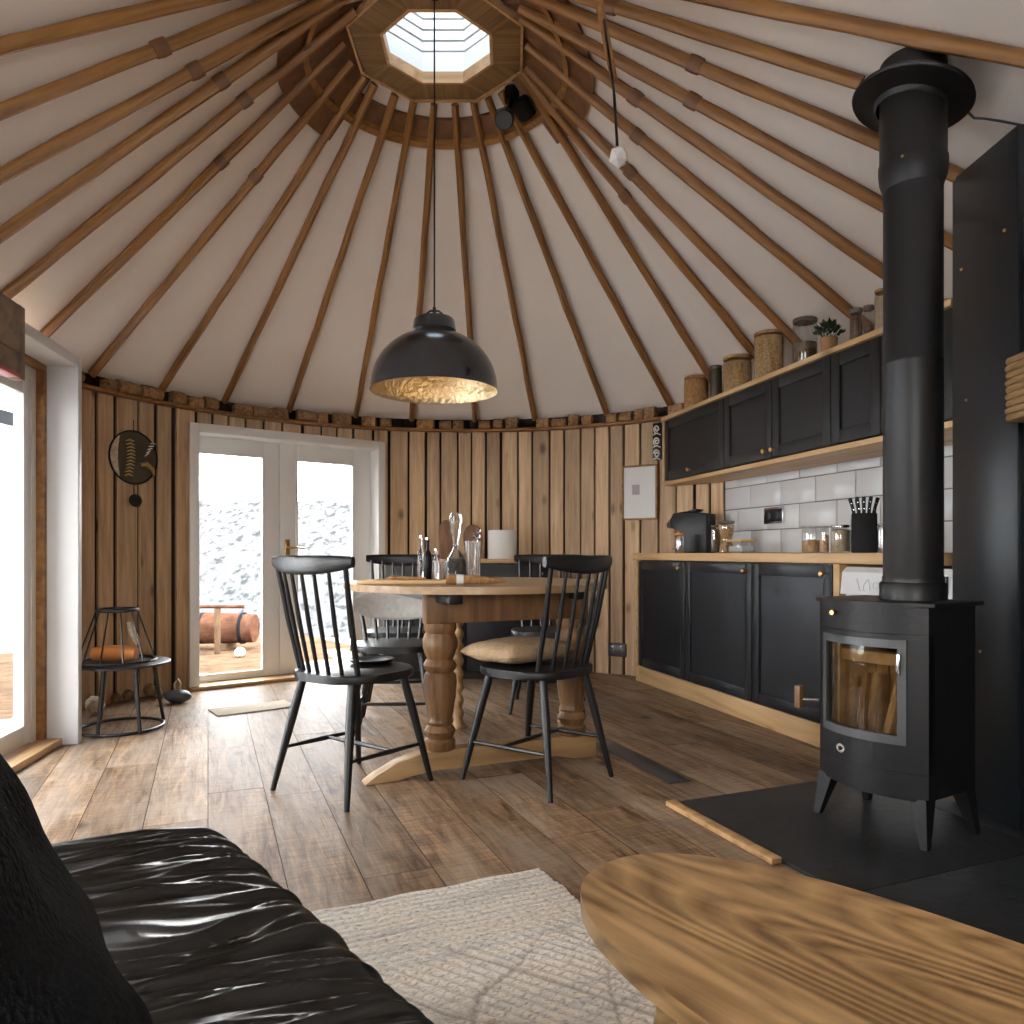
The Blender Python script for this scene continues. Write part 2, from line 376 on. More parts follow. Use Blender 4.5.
# rafters: a lower and an upper seen point of each; where its line of sight crosses the eave and the crown gives its two ends
seen = [((0, 46), (195, 0)), ((0, 111), (242, 16)), ((0, 176), (254, 39)), ((0, 234), (215, 86)), ((0, 299), (234, 111)), ((46, 332), (243, 141)), ((92, 373), (320, 100)),
        ((164, 385), (338, 117)), ((227, 395), (361, 113)), ((293, 398), (385, 125)), ((359, 398), (413, 105)), ((419, 316), (434, 105)), ((470, 340), (455, 105)),
        ((531, 398), (474, 105)), ((601, 398), (501, 133)), ((667, 398), (519, 125)), ((708, 373), (624, 238)), ((751, 348), (624, 195)), ((790, 334), (624, 166)),
        ((850, 311), (624, 129)), ((886, 273), (624, 90)), ((885, 205), (624, 64)), ((878, 141), (624, 35)), ((886, 90), (624, 10)), ((1024, 58), (722, 0))]
RA, ZA = 0.46, 3.455                                   # crown ring on the cloth
def proj(v): return (512+F*v.x/v.y, HZ-F*(v.z-CH)/v.y)
def crossings(a, b, curve):
    out = []; n = 1440; prev = None
    for i in range(n+1):
        th = 2*math.pi*i/n; v = curve(th)
        if v.y < 0.35: prev = None; continue
        q = proj(v); s = (b[0]-a[0])*(q[1]-a[1])-(b[1]-a[1])*(q[0]-a[0])
        if prev is not None and (prev[0] < 0) != (s < 0):
            f = prev[0]/(prev[0]-s); out.append((prev[1]+(th-prev[1])*f, q))
        prev = (s, th)
    return out
ring = lambda th: Vector((CR.x+RA*math.cos(th), CR.y+RA*math.sin(th), ZA-0.04))
eave = lambda th: Vector((CR.x+eave_r(th)*math.cos(th), CR.y+eave_r(th)*math.sin(th), ZE-0.03))
AB = []; RAL = []
for lo, hi in seen:
    d = lambda q: (q[0]-lo[0])**2+(q[1]-lo[1])**2
    ea = [c for c in crossings(lo, hi, eave) if (c[1][0]-lo[0])*(hi[0]-lo[0])+(c[1][1]-lo[1])*(hi[1]-lo[1]) < 0.6*((hi[0]-lo[0])**2+(hi[1]-lo[1])**2)]
    ea = min(ea, key=lambda c: d(c[1]))[0]
    ra = crossings(lo, hi, ring)
    side = 356 if lo[0] < 200 and hi[0]-lo[0] > 0 and len(AB) < 5 else 521 if len(AB) > 18 else None
    if side:                                           # these run past the side of the crown
        y = lo[1]+(hi[1]-lo[1])*(side-lo[0])/(hi[0]-lo[0]); Y = (ZA-0.04-CH)*F/(HZ-y); v = Vector(((side-512)*Y/F, Y))-CR
        ra = math.atan2(v.y, v.x); RAL.append(max(0.44, v.length))
    else:
        ra = min(ra, key=lambda c: d(c[1]))[0]; RAL.append(RA)
    AB.append((ra, ea))
print('AB', [(round(math.degrees(a)), round(math.degrees(b)), round(r_, 2)) for (a, b), r_ in zip(AB, RAL)])
def unwrap(a, ref):
    while a-ref > math.pi: a -= 2*math.pi
    while a-ref < -math.pi: a += 2*math.pi
    return a
tab = []; pa, pb = AB[0]
pa0, pb0 = unwrap(AB[0][0], math.pi), unwrap(AB[0][1], math.pi); ca_, cb_ = pa0, pb0
for a, b in AB:
    ca_ = unwrap(a, ca_); cb_ = unwrap(b, cb_); tab.append((ca_, cb_))
tab.append((tab[0][0]-2*math.pi, tab[0][1]-2*math.pi))   # decreasing all the way round
CEIL = []
RR_ = RAL+[RAL[0]]
for n_, ((a0, b0), (a1, b1)) in enumerate(zip(tab, tab[1:])):
    k = max(3, int(abs(b1-b0)/R(2.5)))
    us_ = [i/k for i in range(k)]
    for pnt in path:
        bb = math.atan2(pnt.y-CR.y, pnt.x-CR.x)
        for w_ in (-2, 0, 2):
            u = (bb+w_*math.pi-b0)/(b1-b0) if b1 != b0 else -1
            if 0 < u < 1: us_.append(u)
    for u in sorted(set(round(x, 5) for x in us_)): CEIL.append((a0+(a1-a0)*u, b0+(b1-b0)*u, RR_[n_]+(RR_[n_+1]-RR_[n_])*u))
CROWS = []
for a, b, ra_ in CEIL:
    p0 = Vector((CR.x+ra_*math.cos(a), CR.y+ra_*math.sin(a), ZA)); re = eave_r(b)
    p1 = Vector((CR.x+re*math.cos(b), CR.y+re*math.sin(b), ZE)); p1 += (p1-p0).normalized()*0.08
    pin = Vector((CR.x+0.33*math.cos(a), CR.y+0.33*math.sin(a), ZA+0.085*(1 if ra_ < 0.5 else 0.4)))
    CROWS.append([pin]+[p0.lerp(p1, i/10) for i in range(11)])
from mathutils.bvhtree import BVHTree
_v = [v for r_ in CROWS for v in r_]; _f = []
for i in range(len(CROWS)):
    j = (i+1) % len(CROWS)
    for k in range(11): _f.append((i*12+k, i*12+k+1, j*12+k+1)); _f.append((i*12+k, j*12+k+1, j*12+k))
CB = BVHTree.FromPolygons(_v, _f)
def ceil_z(x, y):
    h = CB.ray_cast(Vector((x, y, 1.0)), Vector((0, 0, 1)))
    return h[0].z if h[0] is not None else ZE
def wall_depth(p, d, lim, pad=0.012):                  # how far one can go from p along d before the round wall
    t = 0.0
    while t < lim:
        q = p+d*t
        a = math.degrees(math.atan2(q.y-CC.y, q.x-CC.x))
        if a > ARC_END-2 and (q-CC).length > RW-0.004-pad: return max(0.02, t-0.005)
        t += 0.004
    return lim
WORLD, EXPO = 19.0, 0.2
# ------------------------------------------------------------------ floor
PR = math.atan2(0.925, -0.38)                          # planks run this way
mb = MB(); mb.bounds(-6, 6, -4, 5.5, -0.03, -0.004)
w = 0.205
rf = random.Random(3)
ca, sa = math.cos(-PR), math.sin(-PR)
poly = [Vector((p.x, p.y)) for p in path]
def inside(x, y, grow=0.12):
    v = Vector((x, y))-CR; r = v.length
    return r < eave_r(math.atan2(v.y, v.x))+grow
fm = MB()
cP, sP = math.cos(PR), math.sin(PR)
for k in range(-32, 33):
    y0 = k*w; x = -5+rf.uniform(0, 1.2)
    while x < 8:
        L_ = rf.choice([0.7, 0.95, 1.2, 1.5, 1.8])
        x1 = x+L_
        c = [(x+0.0012, y0+0.0014), (x1-0.0012, y0+0.0014), (x1-0.0012, y0+w-0.0014), (x+0.0012, y0+w-0.0014)]
        if any(inside(a*cP-b_*sP, a*sP+b_*cP, 0.03) for a, b_ in c+[((x+x1)/2, y0+w/2)]):
            dz = rf.uniform(-0.0006, 0.0006)
            fm.quad(*[(a, b_, dz) for a, b_ in c])
        x = x1
fl = struct('floor', fm, 'floor_wood', rotz=PR, recalc=False)
sub = MB(); sub.prism([(p.x, p.y) for p in path][::-1], -0.05, -0.006)
struct('floor_base', sub, 'gap_dark')

# ------------------------------------------------------------------ roof cloth
cm = MB(); rows = [[cm.bm.verts.new(v) for v in r_] for r_ in CROWS]
for i in range(len(rows)):
    a, b_ = rows[i], rows[(i+1) % len(rows)]
    for j in range(11): cm.bm.faces.new((a[j], a[j+1], b_[j+1], b_[j]))
struct('ceiling', cm, 'fabric_ceiling')

# ------------------------------------------------------------------ walls of upright boards
DA0, DA1 = R(106.3), R(144.6)                          # the double door cuts the round wall here
TOP = 1.915
def arc_pt(a, r=RW): return Vector((CC.x+r*math.cos(a), CC.y+r*math.sin(a)))
rb = random.Random(11)
boards = MB(); back = MB(); cap = MB()
def board(m_, p, q, z0, z1, th=0.022):
    e = q-p; L_ = e.length; ang = math.atan2(e.y, e.x); mid = (p+q)/2
    m_.box((mid.x, mid.y, (z0+z1)/2), (L_, th, z1-z0), rz=ang, bevel=0.004, seg=1)
a = R(167.0)
while a > R(ARC_END+0.4):
    wd = rb.uniform(0.095, 0.155) if a > R(144) else rb.uniform(0.095, 0.135)
    gap = rb.uniform(0.018, 0.03) if a > R(144) else rb.uniform(0.011, 0.024)
    a2 = a-wd/RW
    rr = RW+0.012+rb.uniform(-0.004, 0.004)
    e0, e1 = DA1-R(2.2), DA0+R(1.2)                    # boards stop behind the door casing and go on short above it
    cuts = []
    if a > e0 > a2: cuts = [(a, e0, 0.0), (e0, a2, 1.80)]
    elif a > e1 > a2: cuts = [(a, e1, 1.80), (e1, a2, 0.0)]
    else: cuts = [(a, a2, 1.80 if e1 <= (a+a2)/2 <= e0 else 0.0)]
    for u, v, z0 in cuts:
        if u-v > R(0.2): board(boards, arc_pt(u, rr), arc_pt(v, rr), z0, TOP)
    a = a2-gap/RW
for i in range(72):
    a = R(168-(168-ARC_END)*i/72); a2 = R(168-(168-ARC_END)*(i+1)/72)
    z0 = 1.80 if DA0+0.02 < (a+a2)/2 < DA1-0.045 else -0.05
    board(back, arc_pt(a, RW+0.04), arc_pt(a2, RW+0.04), z0, 2.06, 0.03)
wb = struct('wall_back', boards, 'wall_wood')
obj('wall_lining', back, 'gap_dark', wb)
o_, i_ = [], []
lm = MB()
n_ = 80
pr = [(R(168-(168-ARC_END)*i/n_)) for i in range(n_+1)]
for a, a2 in zip(pr, pr[1:]):
    q = [arc_pt(a, RW-0.035), arc_pt(a2, RW-0.035), arc_pt(a2, RW+0.06), arc_pt(a, RW+0.06)]
    lo = [lm.bm.verts.new((v.x, v.y, 1.905)) for v in q]; hi = [lm.bm.verts.new((v.x, v.y, 1.922)) for v in q]
    lm.bm.faces.new(lo[::-1]); lm.bm.faces.new(hi)
    for j in range(4): lm.bm.faces.new((lo[j], lo[(j+1) % 4], hi[(j+1) % 4], hi[j]))
obj('wall_ledge', lm, 'hoop_wood', wb)
rail = MB(); rail.tube([(arc_pt(a, RW-0.035).x, arc_pt(a, RW-0.035).y, 1.918) for a in pr], 0.013, 8)
struct('trim_1', rail, 'rafter_wood')

# straight kitchen wall on the right, then right, rear and left walls
def slab(m_, p, q, z0, z1, th=0.06):                   # stands on the outer side of p->q (path runs clockwise)
    e = (q-p).normalized(); n = Vector((-e.y, e.x)); mid = (p+q)/2+n*th/2
    m_.box((mid.x, mid.y, (z0+z1)/2), ((q-p).length, th, z1-z0), rz=math.atan2(e.y, e.x))
    return m_
k0, k1, k2, k3 = path[-4], path[-3], path[-2], path[-1]
wr = MB(); arc_end = arc_pt(R(ARC_END-0.3))
slab(wr, arc_end, k0, -0.05, 2.06); slab(wr, k0, k1, -0.05, 2.06); slab(wr, k1, k2, -0.05, 2.06); slab(wr, k2, k3, -0.05, 2.06)
struct('wall_right', wr, 'wall_wood')
wl = MB()                                              # left wall with the doorway of the glazed side door
q = lambda y: Vector((path[0].x, y))
slab(wl, q(-1.3), q(-0.55), -0.05, 2.06); slab(wl, q(-0.55), q(1.05), -0.05, 0.75); slab(wl, q(-0.55), q(1.05), 1.75, 2.06)
slab(wl, q(1.05), q(1.9), -0.05, 2.06); slab(wl, q(1.9), q(4.16), 1.887, 2.06); slab(wl, Vector((-2.27, 3.66)), Vector((-2.615, 4.17)), -0.05, 1.95, 0.03)
struct('wall_left', wl, 'wall_wood')
wf = MB(); z = -1.3
f = lambda x: Vector((x, z))
slab(wf, f(2.26), f(0.7), -0.05, 2.06); slab(wf, f(0.7), f(-0.9), -0.05, 0.8); slab(wf, f(0.7), f(-0.9), 1.75, 2.06); slab(wf, f(-0.9), f(path[0].x), -0.05, 2.06)
struct('wall_front', wf, 'wall_wood')
def window(n, p, q_, z0, z1):
    e = q_-p; L_ = e.length; m_ = MB()
    for (x0, x1, a0, a1) in ((0, L_, z0, z0+0.06), (0, L_, z1-0.06, z1), (0, 0.06, z0, z1), (L_-0.06, L_, z0, z1), (L_/2-0.03, L_/2+0.03, z0, z1)):
        m_.bounds(x0, x1, 0.0, 0.06, a0, a1)
    o = struct('window_%d' % n, m_, 'white_paint', loc=(p.x, p.y, 0), rotz=math.atan2(e.y, e.x))
    g = MB(); g.bounds(0.03, L_-0.03, 0.028, 0.034, z0+0.03, z1-0.03)
    obj('pane', g, 'pane_glass', o)
window(1, q(-0.55), q(1.05), 0.75, 1.75)
window(2, f(0.7), f(-0.9), 0.8, 1.75)  # unseen rear window, added to let in soft fill light from behind

# ------------------------------------------------------------------ glazed double door in the round wall
D0 = Vector((-2.175, 4.985)); D1 = Vector((-1.015, 5.885)); DX = (D1-D0).normalized(); DN = Vector((-DX.y, DX.x)); DL = (D1-D0).length
DROT = math.atan2(DX.y, DX.x)
def dx_at(px, off):                                    # distance along the door plane seen at column px
    k = (px-512)/F; o = D0+DN*off
    return (k*o.y-o.x)/(DX.x-k*DX.y)
LEAF = 0.11
fr = MB(); ZT = 1.81
cw = 0.062
fr.bounds(0, cw, -0.02, 0.015, 0, ZT, 0.003).bounds(DL-cw, DL, -0.02, 0.015, 0, ZT, 0.003).bounds(cw, DL-cw, -0.02, 0.015, ZT-cw, ZT, 0.003)
fr.bounds(0.03, cw, 0.015, 0.26, 0, ZT-cw).bounds(DL-cw, DL-0.03, 0.015, 0.26, 0, ZT-cw).bounds(0.03, DL-0.03, 0.015, 0.26, ZT-cw, ZT-0.03)
d1 = struct('door_1', fr, 'white_paint', loc=(D0.x, D0.y, 0), rotz=DROT)
th = MB(); th.bounds(0, DL, -0.05, 0.2, 0.0, 0.028, 0.006); obj('threshold', th, 'trim_wood', d1)
xs = dx_at(279.5, LEAF)
lx0, lx1 = cw-0.02, DL-cw
def leaf(name, x0, x1, gx0, gx1, gz0, gz1, handle):
    m_ = MB()
    m_.bounds(x0, gx0, LEAF, LEAF+0.045, 0.03, ZT-cw-0.004, 0.004).bounds(gx1, x1, LEAF, LEAF+0.045, 0.03, ZT-cw-0.004, 0.004)
    m_.bounds(gx0, gx1, LEAF, LEAF+0.045, 0.03, gz0, 0.004).bounds(gx0, gx1, LEAF, LEAF+0.045, gz1, ZT-cw-0.004, 0.004)
    o = obj('door_leaf', m_, 'white_paint', d1)
    b_ = MB()
    for (a0, a1, c0, c1) in ((gx0-0.012, gx0+0.006, gz0, gz1), (gx1-0.006, gx1+0.012, gz0, gz1), (gx0, gx1, gz0-0.012, gz0+0.006), (gx0, gx1, gz1-0.006, gz1+0.012)):
        b_.bounds(a0, a1, LEAF-0.008, LEAF+0.002, c0, c1, 0.003)
    obj('glazing_bead', b_, 'white_paint', o)
    g = MB(); g.bounds(gx0-0.005, gx1+0.005, LEAF+0.02, LEAF+0.026, gz0-0.005, gz1+0.005); obj('pane', g, 'pane_glass', o)
    if handle:
        h = MB(); hx = x0+0.055
        h.bounds(hx-0.02, hx+0.02, LEAF-0.012, LEAF, 0.86, 1.03, 0.008)
        h.cyl((hx, LEAF-0.01, 0.97), (hx, LEAF-0.05, 0.97), 0.009, n=10)
        h.tube([(hx, LEAF-0.045, 0.97), (hx+0.05, LEAF-0.048, 0.972), (hx+0.12, LEAF-0.045, 0.965)], [0.009, 0.008, 0.007], 8)
        obj('handle', h, 'brass', o)
def dz(px, py, off):
    s = dx_at(px, off); Y = D0.y+DX.y*s+DN.y*off
    return CH+(HZ-py)*Y/F
leaf('left', lx0, xs-0.002, dx_at(195.5, LEAF), dx_at(263, LEAF), dz(230, 673, LEAF), dz(230, 455, LEAF), False)
leaf('right', xs+0.002, lx1-0.004, dx_at(297, LEAF), dx_at(353, LEAF), dz(230, 673, LEAF), dz(325, 463, LEAF), True)

# ------------------------------------------------------------------ side door in its deep white portal (left)
PO = Vector((-2.11, 3.6)); PX = Vector((0.18, -0.984)).normalized(); PN = Vector((PX.y, -PX.x)) # PX towards the camera, PN outwards
PROT = math.atan2(PX.y, PX.x)                          # local x = PX, local y = left of it
# local y axis = (-PX.y, PX.x) = into the room side (+X); outward is negative y
po = MB(); PL = 1.62; HT = 1.835
po.bounds(-0.045, 0.0, -0.25, 0.0, 0, 1.885, 0.003).bounds(PL, PL+0.045, -0.56, 0.0, 0, 1.885, 0.003).bounds(0.0, PL, -0.56, 0.0, HT, 1.885, 0.003)
d2 = struct('door_2', po, 'white_panel', loc=(PO.x, PO.y, 0), rotz=PROT)
wst = MB()
wst.bounds(0.0, 0.03, -0.185, -0.14, 0.0, HT).bounds(PL-0.03, PL, -0.185, -0.14, 0, HT).bounds(0.03, PL-0.03, -0.185, -0.14, HT-0.03, HT)
obj('door_lining', wst, 'rafter_wood', d2)
thr = MB(); thr.bounds(0, PL, -0.235, -0.07, 0, 0.035, 0.006); obj('threshold', thr, 'trim_wood', d2)
jm = MB(); jm.bounds(0.03, 0.075, -0.245, -0.175, 0.03, HT-0.03).bounds(PL-0.075, PL-0.03, -0.245, -0.175, 0.03, HT-0.03).bounds(0.075, PL-0.075, -0.245, -0.175, HT-0.075, HT-0.03)
obj('door_frame', jm, 'white_paint', d2)
for x0, x1 in ((0.078, PL/2-0.002), (PL/2+0.002, PL-0.078)):
    m_ = MB(); y0, y1 = -0.22, -0.175; zt = HT-0.078
    st = 0.075
    m_.bounds(x0, x0+st, y0, y1, 0.04, zt, 0.004).bounds(x1-st, x1, y0, y1, 0.04, zt, 0.004).bounds(x0+st, x1-st, y0, y1, 0.04, 0.13, 0.004).bounds(x0+st, x1-st, y0, y1, zt-0.09, zt, 0.004)
    o = obj('door_leaf', m_, 'white_paint', d2)
    g = MB(); g.bounds(x0+st-0.004, x1-st+0.004, -0.203, -0.197, 0.126, zt-0.086); obj('pane', g, 'pane_glass', o)
# pelmet box along the portal's face, nearer the camera
pm = thing('pelmet_box', 'dark wooden pelmet box with a red lower edge above the white side doorway', 'pelmet', (PO.x, PO.y, 0), PROT)
PZ0, PZ1 = 1.615, 1.90
m_ = MB(); m_.bounds(0.727, 1.55, 0.004, 0.055, PZ0+0.10, PZ1, 0.003); obj('front_board', m_, 'pelmet_wood', pm)
m_ = MB(); m_.bounds(0.67, 0.725, 0.004, 0.05, PZ0, PZ1+0.005, 0.003); obj('end_post', m_, 'pelmet_wood', pm)
m_ = MB(); m_.bounds(0.727, 1.55, 0.004, 0.05, PZ0+0.018, PZ0+0.098, 0.003); obj('lower_board', m_, 'pelmet_wood', pm)
m_ = MB(); m_.bounds(0.727, 1.55, 0.002, 0.056, PZ0, PZ0+0.016, 0.003); obj('red_edge', m_, 'red_strip', pm, label='red painted lower edge')

# ------------------------------------------------------------------ roof crown with its lantern shaft
def octo(ap, z=None): 
    r = ap/math.cos(R(22.5))
    return [(r*math.cos(R(22.5+45*i)), r*math.sin(R(22.5+45*i))) for i in range(8)]
ct = thing('skylight_crown', 'octagonal timber roof crown with a white boarded skylight shaft above the room', 'skylight', (CR.x, CR.y, 0))
AO, AI = 0.405, 0.268
for i in range(8):                                     # eight mitred boards
    a0, a1 = 22.5+45*i, 67.5+45*i
    ro, ri = AO/math.cos(R(22.5)), AI/math.cos(R(22.5))
    qd = [(ro*math.cos(R(a0)), ro*math.sin(R(a0))), (ro*math.cos(R(a1)), ro*math.sin(R(a1))), (ri*math.cos(R(a1)), ri*math.sin(R(a1))), (ri*math.cos(R(a0)), ri*math.sin(R(a0)))]
    th_ = R((a0+a1)/2+90); c_, s_ = math.cos(-th_), math.sin(-th_)
    m_ = MB(); m_.prism([(x*c_-y*s_, x*s_+y*c_) for x, y in qd], 3.415, 3.45, 0.002)
    o = obj('crown_board', m_, 'crown_wood', ct, rotz=th_)
m_ = MB(); m_.ring_prism(octo(AO+0.012), octo(AO), 3.405, 3.447); obj('outer_edge', m_, 'trim_wood', ct)
m_ = MB(); m_.ring_prism(octo(AI+0.001), octo(AI-0.014), 3.41, 3.47); obj('inner_edge', m_, 'trim_wood', ct)
m_ = MB()
z = 3.50
m_.ring_prism(octo(AI+0.03), octo(AI+0.006), 3.45, 3.585)
for k in range(5): 
    m_.ring_prism(octo(AI+0.03-0.008*k), octo(AI+0.002-0.008*k), 3.592+k*0.052, 3.592+k*0.052+0.047)
obj('shaft_boards', m_, 'white_paint', ct)
m_ = MB(); m_.ring_prism(octo(AI+0.036), octo(AI+0.0305), 3.45, 3.87); obj('shaft_casing', m_, 'gap_dark', ct)
m_ = MB(); m_.lathe([(0.28, 3.862), (0.26, 3.885), (0.20, 3.908), (0.1, 3.922), (0.0005, 3.925)], 32); obj('dome', m_, 'dome_glass', ct)
# bent hoop above the rafters, with infill panels at its sides
hp = thing('roof_hoop', 'dark bent-wood hoop around the roof crown resting over the rafters', 'hoop', (CR.x, CR.y, 0))
m_ = MB()
def ringpts(r, dz_): return [(r*math.cos(R(3*i)), r*math.sin(R(3*i)), ceil_z(CR.x+r*math.cos(R(3*i)), CR.y+r*math.sin(R(3*i)))-dz_) for i in range(120)]
def band(m_, r0, r1, d0, d1, a0=0, a1=120):
    A, B, C_, D_ = ringpts(r0, d0), ringpts(r1, d0), ringpts(r1, d1), ringpts(r0, d1)
    vs = [[m_.bm.verts.new(p[i % 120]) for p in (A, B, C_, D_)] for i in range(a0, a1+1)]
    for u, v in zip(vs, vs[1:]):
        for j in range(4): m_.bm.faces.new((u[j], v[j], v[(j+1) % 4], u[(j+1) % 4]))
    m_.bm.faces.new(vs[0]); m_.bm.faces.new(vs[-1][::-1])
band(m_, 0.535, 0.615, 0.006, 0.022, 0, 120); obj('hoop_band', m_, 'hoop_wood', hp)
m_ = MB(); band(m_, 0.615, 0.64, 0.006, 0.05); obj('hoop_lip', m_, 'rafter_wood', hp, label='paler outer lip')
for a0, a1 in ((49, 72), (-13, 12)):
    m_ = MB(); band(m_, 0.40, 0.76, 0.004, 0.03, a0+120, a1+120); obj('infill_panel', m_, 'hoop_wood', hp)

# ------------------------------------------------------------------ rafters
RAFT = [b % (2*math.pi) for a, b in AB]
FLUE_CUT = 0.555
n_left = 11
for i, (aA, aB) in enumerate(AB):
    re = eave_r(aB)-0.012
    ra_ = RAL[i]; p0 = Vector((CR.x+ra_*math.cos(aA), CR.y+ra_*math.sin(aA), ZA-0.036)); p1 = Vector((CR.x+re*math.cos(aB), CR.y+re*math.sin(aB), ZE-0.028))
    if i == 23: p1 = p0.lerp(p1, 0.0+FLUE_CUT)
    a = math.atan2(p1.y-p0.y, p1.x-p0.x)
    if i < 11: lab = 'rounded pine rafter, %s to the left of the hanging lamp cord along the eave' % ordinal(11-i)
    else: lab = 'rounded pine rafter, %s to the right of the hanging lamp cord along the eave' % ordinal(i-10)
    if i == 11: lab = 'rounded pine rafter passing directly behind the hanging lamp shade'
    if i > 11: lab = 'rounded pine rafter, %s to the right of the one behind the lamp' % ordinal(i-11)
    L_ = (p1-p0).length
    t = thing('roof_rafter', lab, 'rafter', (p0.x, p0.y, p0.z), 0, 'pine rafters of the roof')
    t.rotation_euler = (0, -math.asin((p1.z-p0.z)/L_), a)
    m_ = MB(); k = 13; rr = random.Random(i)
    pp = [(L_*j/(k-1), rr.uniform(-1, 1)*0.003*(0 < j < k-1), rr.uniform(-1, 1)*0.001) for j in range(k)]
    m_.tube(pp, [0.0208+rr.uniform(-0.0015, 0.0015) for _ in range(k)], 10, flat=1.3)
    obj('pole', m_, 'rafter_wood', t)
    if i in (1, 2, 3, 4, 5, 6, 17, 18, 19, 20, 21, 22, 23):
        s = L_*(0.27+0.03*((i*7) % 4)); m_ = MB()
        m_.tube([(s-0.03, 0, 0), (s, 0, 0), (s+0.03, 0.002, 0)], [0.026, 0.0275, 0.0255], 10, flat=1.28); obj('scarf_joint', m_, 'hoop_wood', t, label='darker joint in the pole')

# ------------------------------------------------------------------ wood blocks on the ledge between the rafters
a = R(172); n = 0; rl = random.Random(5)
spots = []
while a > R(40):
    wd = rl.uniform(0.075, 0.15)
    am = a-wd/2/RW
    hit = [r_ for r_ in RAFT if abs(r_-am) < (wd/2+0.03)/RW]
    if hit:
        a = min(hit)-0.031/RW; continue
    spots.append((am, wd)); a -= (wd+rl.uniform(0.004, 0.035))/RW
for i, (am, wd) in enumerate(spots):
    h = rl.uniform(0.07, 0.095); m_ = MB(); rr = random.Random(40+i)
    sl = rr.random()
    dep = 0.075
    if sl < 0.45:
        m_.tube([(-wd/2, 0, h*0.5), (0, rr.uniform(-.004, .004), h*0.5), (wd/2, 0, h*0.5)], [h*0.5, h*0.5, h*0.47], 9)
    elif sl < 0.8:
        m_.box((0, 0, h/2), (wd, dep, h), bevel=0.012)
    else:
        m_.prism([(-wd/2, -dep/2), (wd/2*0.7, -dep/2), (wd/2, 0), (wd/2, dep/2), (-wd/2, dep/2)], 0, h, 0.008)
    for v in m_.bm.verts:
        nn = noise.noise_vector(v.co*22+Vector((i*3.1, 0, 0))); v.co.x += nn.x*0.005; v.co.y += nn.y*0.006
        if v.co.z > 0.01: v.co.z += nn.z*0.005
    p = arc_pt(am, RW-0.008)
    nl = sum(1 for q_ in spots[:i+1]); nr = len(spots)-i
    lab = ('rough split wood block on the wall ledge, %s from the white side doorway' % ordinal(nl)) if nl <= len(spots)//2 else ('rough split wood block on the wall ledge, %s from the wall cabinets' % ordinal(nr))
    o = obj('wood_block', m_, 'log_wood', loc=(p.x, p.y, 1.923), rotz=am-math.pi/2)
    tag(o, lab, 'wood block', 'wood blocks on the wall ledge')
# ------------------------------------------------------------------ kitchen: base units
def ks(px, off=0.0, o=KA, x=KX, y=KY):
    k = (px-512)/F; q_ = o+y*off
    return (k*q_.y-q_.x)/(x.x-k*x.y)
def kloc(s, off, z=0.0, o=KA, x=KX, y=KY):
    p = o+x*s+y*off; return (p.x, p.y, z)
s_ = [ks(640.5), ks(687.5), ks(754.8), ks(836)]
def shaker(m_, x0, x1, z0, z1, y=0.0, fw=0.06, th=0.02):
    m_.bounds(x0, x0+fw, y-th, y, z0, z1, 0.0025).bounds(x1-fw, x1, y-th, y, z0, z1, 0.0025)
    m_.bounds(x0+fw, x1-fw, y-th, y, z1-fw, z1, 0.0025).bounds(x0+fw, x1-fw, y-th, y, z0, z0+fw, 0.0025)
    m_.bounds(x0+fw-0.004, x1-fw+0.004, y-th+0.011, y, z0+fw-0.004, z1-fw+0.004)
    return m_
def knob(parent, x, y, z, mat='brass', r=0.013):
    m_ = MB(); m_.tube([(x, y, z), (x, y-0.012, z), (x, y-0.016, z), (x, y-0.028, z), (x, y-0.032, z)], [0.006, 0.006, r, r, r*0.6], 14)
    return obj('knob', m_, mat, parent, label='small brass knob')
where = ['left end of the base units', 'middle of the three base units', 'right base unit next to the wood stove']
for i in range(3):
    a, b_ = s_[i], s_[i+1]; wdt = b_-a
    t = thing('base_cabinet', 'black shaker base cabinet under the worktop, %s' % where[i], 'cabinet', kloc(a, 0), KROT, 'black base cabinets')
    dl = [wall_depth(KA+KX*x, KY, 0.40) for x in (a, a+wdt*0.5, b_)]
    m_ = MB(); m_.prism([(0.002, 0.002), (wdt-0.002, 0.002), (wdt-0.002, dl[2]), (wdt*0.5, dl[1]), (0.002, dl[0])], 0.115, 0.878); obj('carcass', m_, 'cabinet_black', t)
    m_ = MB(); shaker(m_, 0.004, wdt-0.004, 0.118, 0.872); d_ = obj('door', m_, 'cabinet_black', t)
    knob(d_, wdt-0.05, -0.02, 0.832)
m_ = MB(); m_.bounds(-0.03, -0.002, -0.02, wall_depth(KA+KX*-0.03, KY, 0.40)-0.01, 0, 0.878, 0.002)
tag(obj('end_panel', m_, 'worktop_wood', loc=kloc(0, 0), rotz=KROT), 'pale wood end panel closing the left side of the base cabinets', 'panel')
sE = ks(952)
m_ = MB(); m_.bounds(-0.0, s_[3]+0.05, -0.014, 0.01, 0, 0.112, 0.002)
tag(obj('plinth_board', m_, 'worktop_wood', loc=kloc(0, 0), rotz=KROT), 'knotty pale wood plinth board along the floor below the base cabinets', 'plinth')
m_ = MB(); m_.prism([(-0.045, -0.035), (2.60, -0.035), (2.60, 0.415)]+[(x, wall_depth(KA+KX*x, KY, 0.415)) for x in (0.6, 0.5, 0.4, 0.3, 0.2, 0.1, -0.045)], 0.881, 0.930, 0.003)
tag(obj('worktop', m_, 'worktop_wood', loc=kloc(0, 0), rotz=KROT), 'long pale wood kitchen worktop on the black base cabinets', 'worktop')
m_ = MB(); m_.bounds(s_[3]+0.004, s_[3]+0.045, -0.02, 0.40, 0.115, 0.879, 0.002)
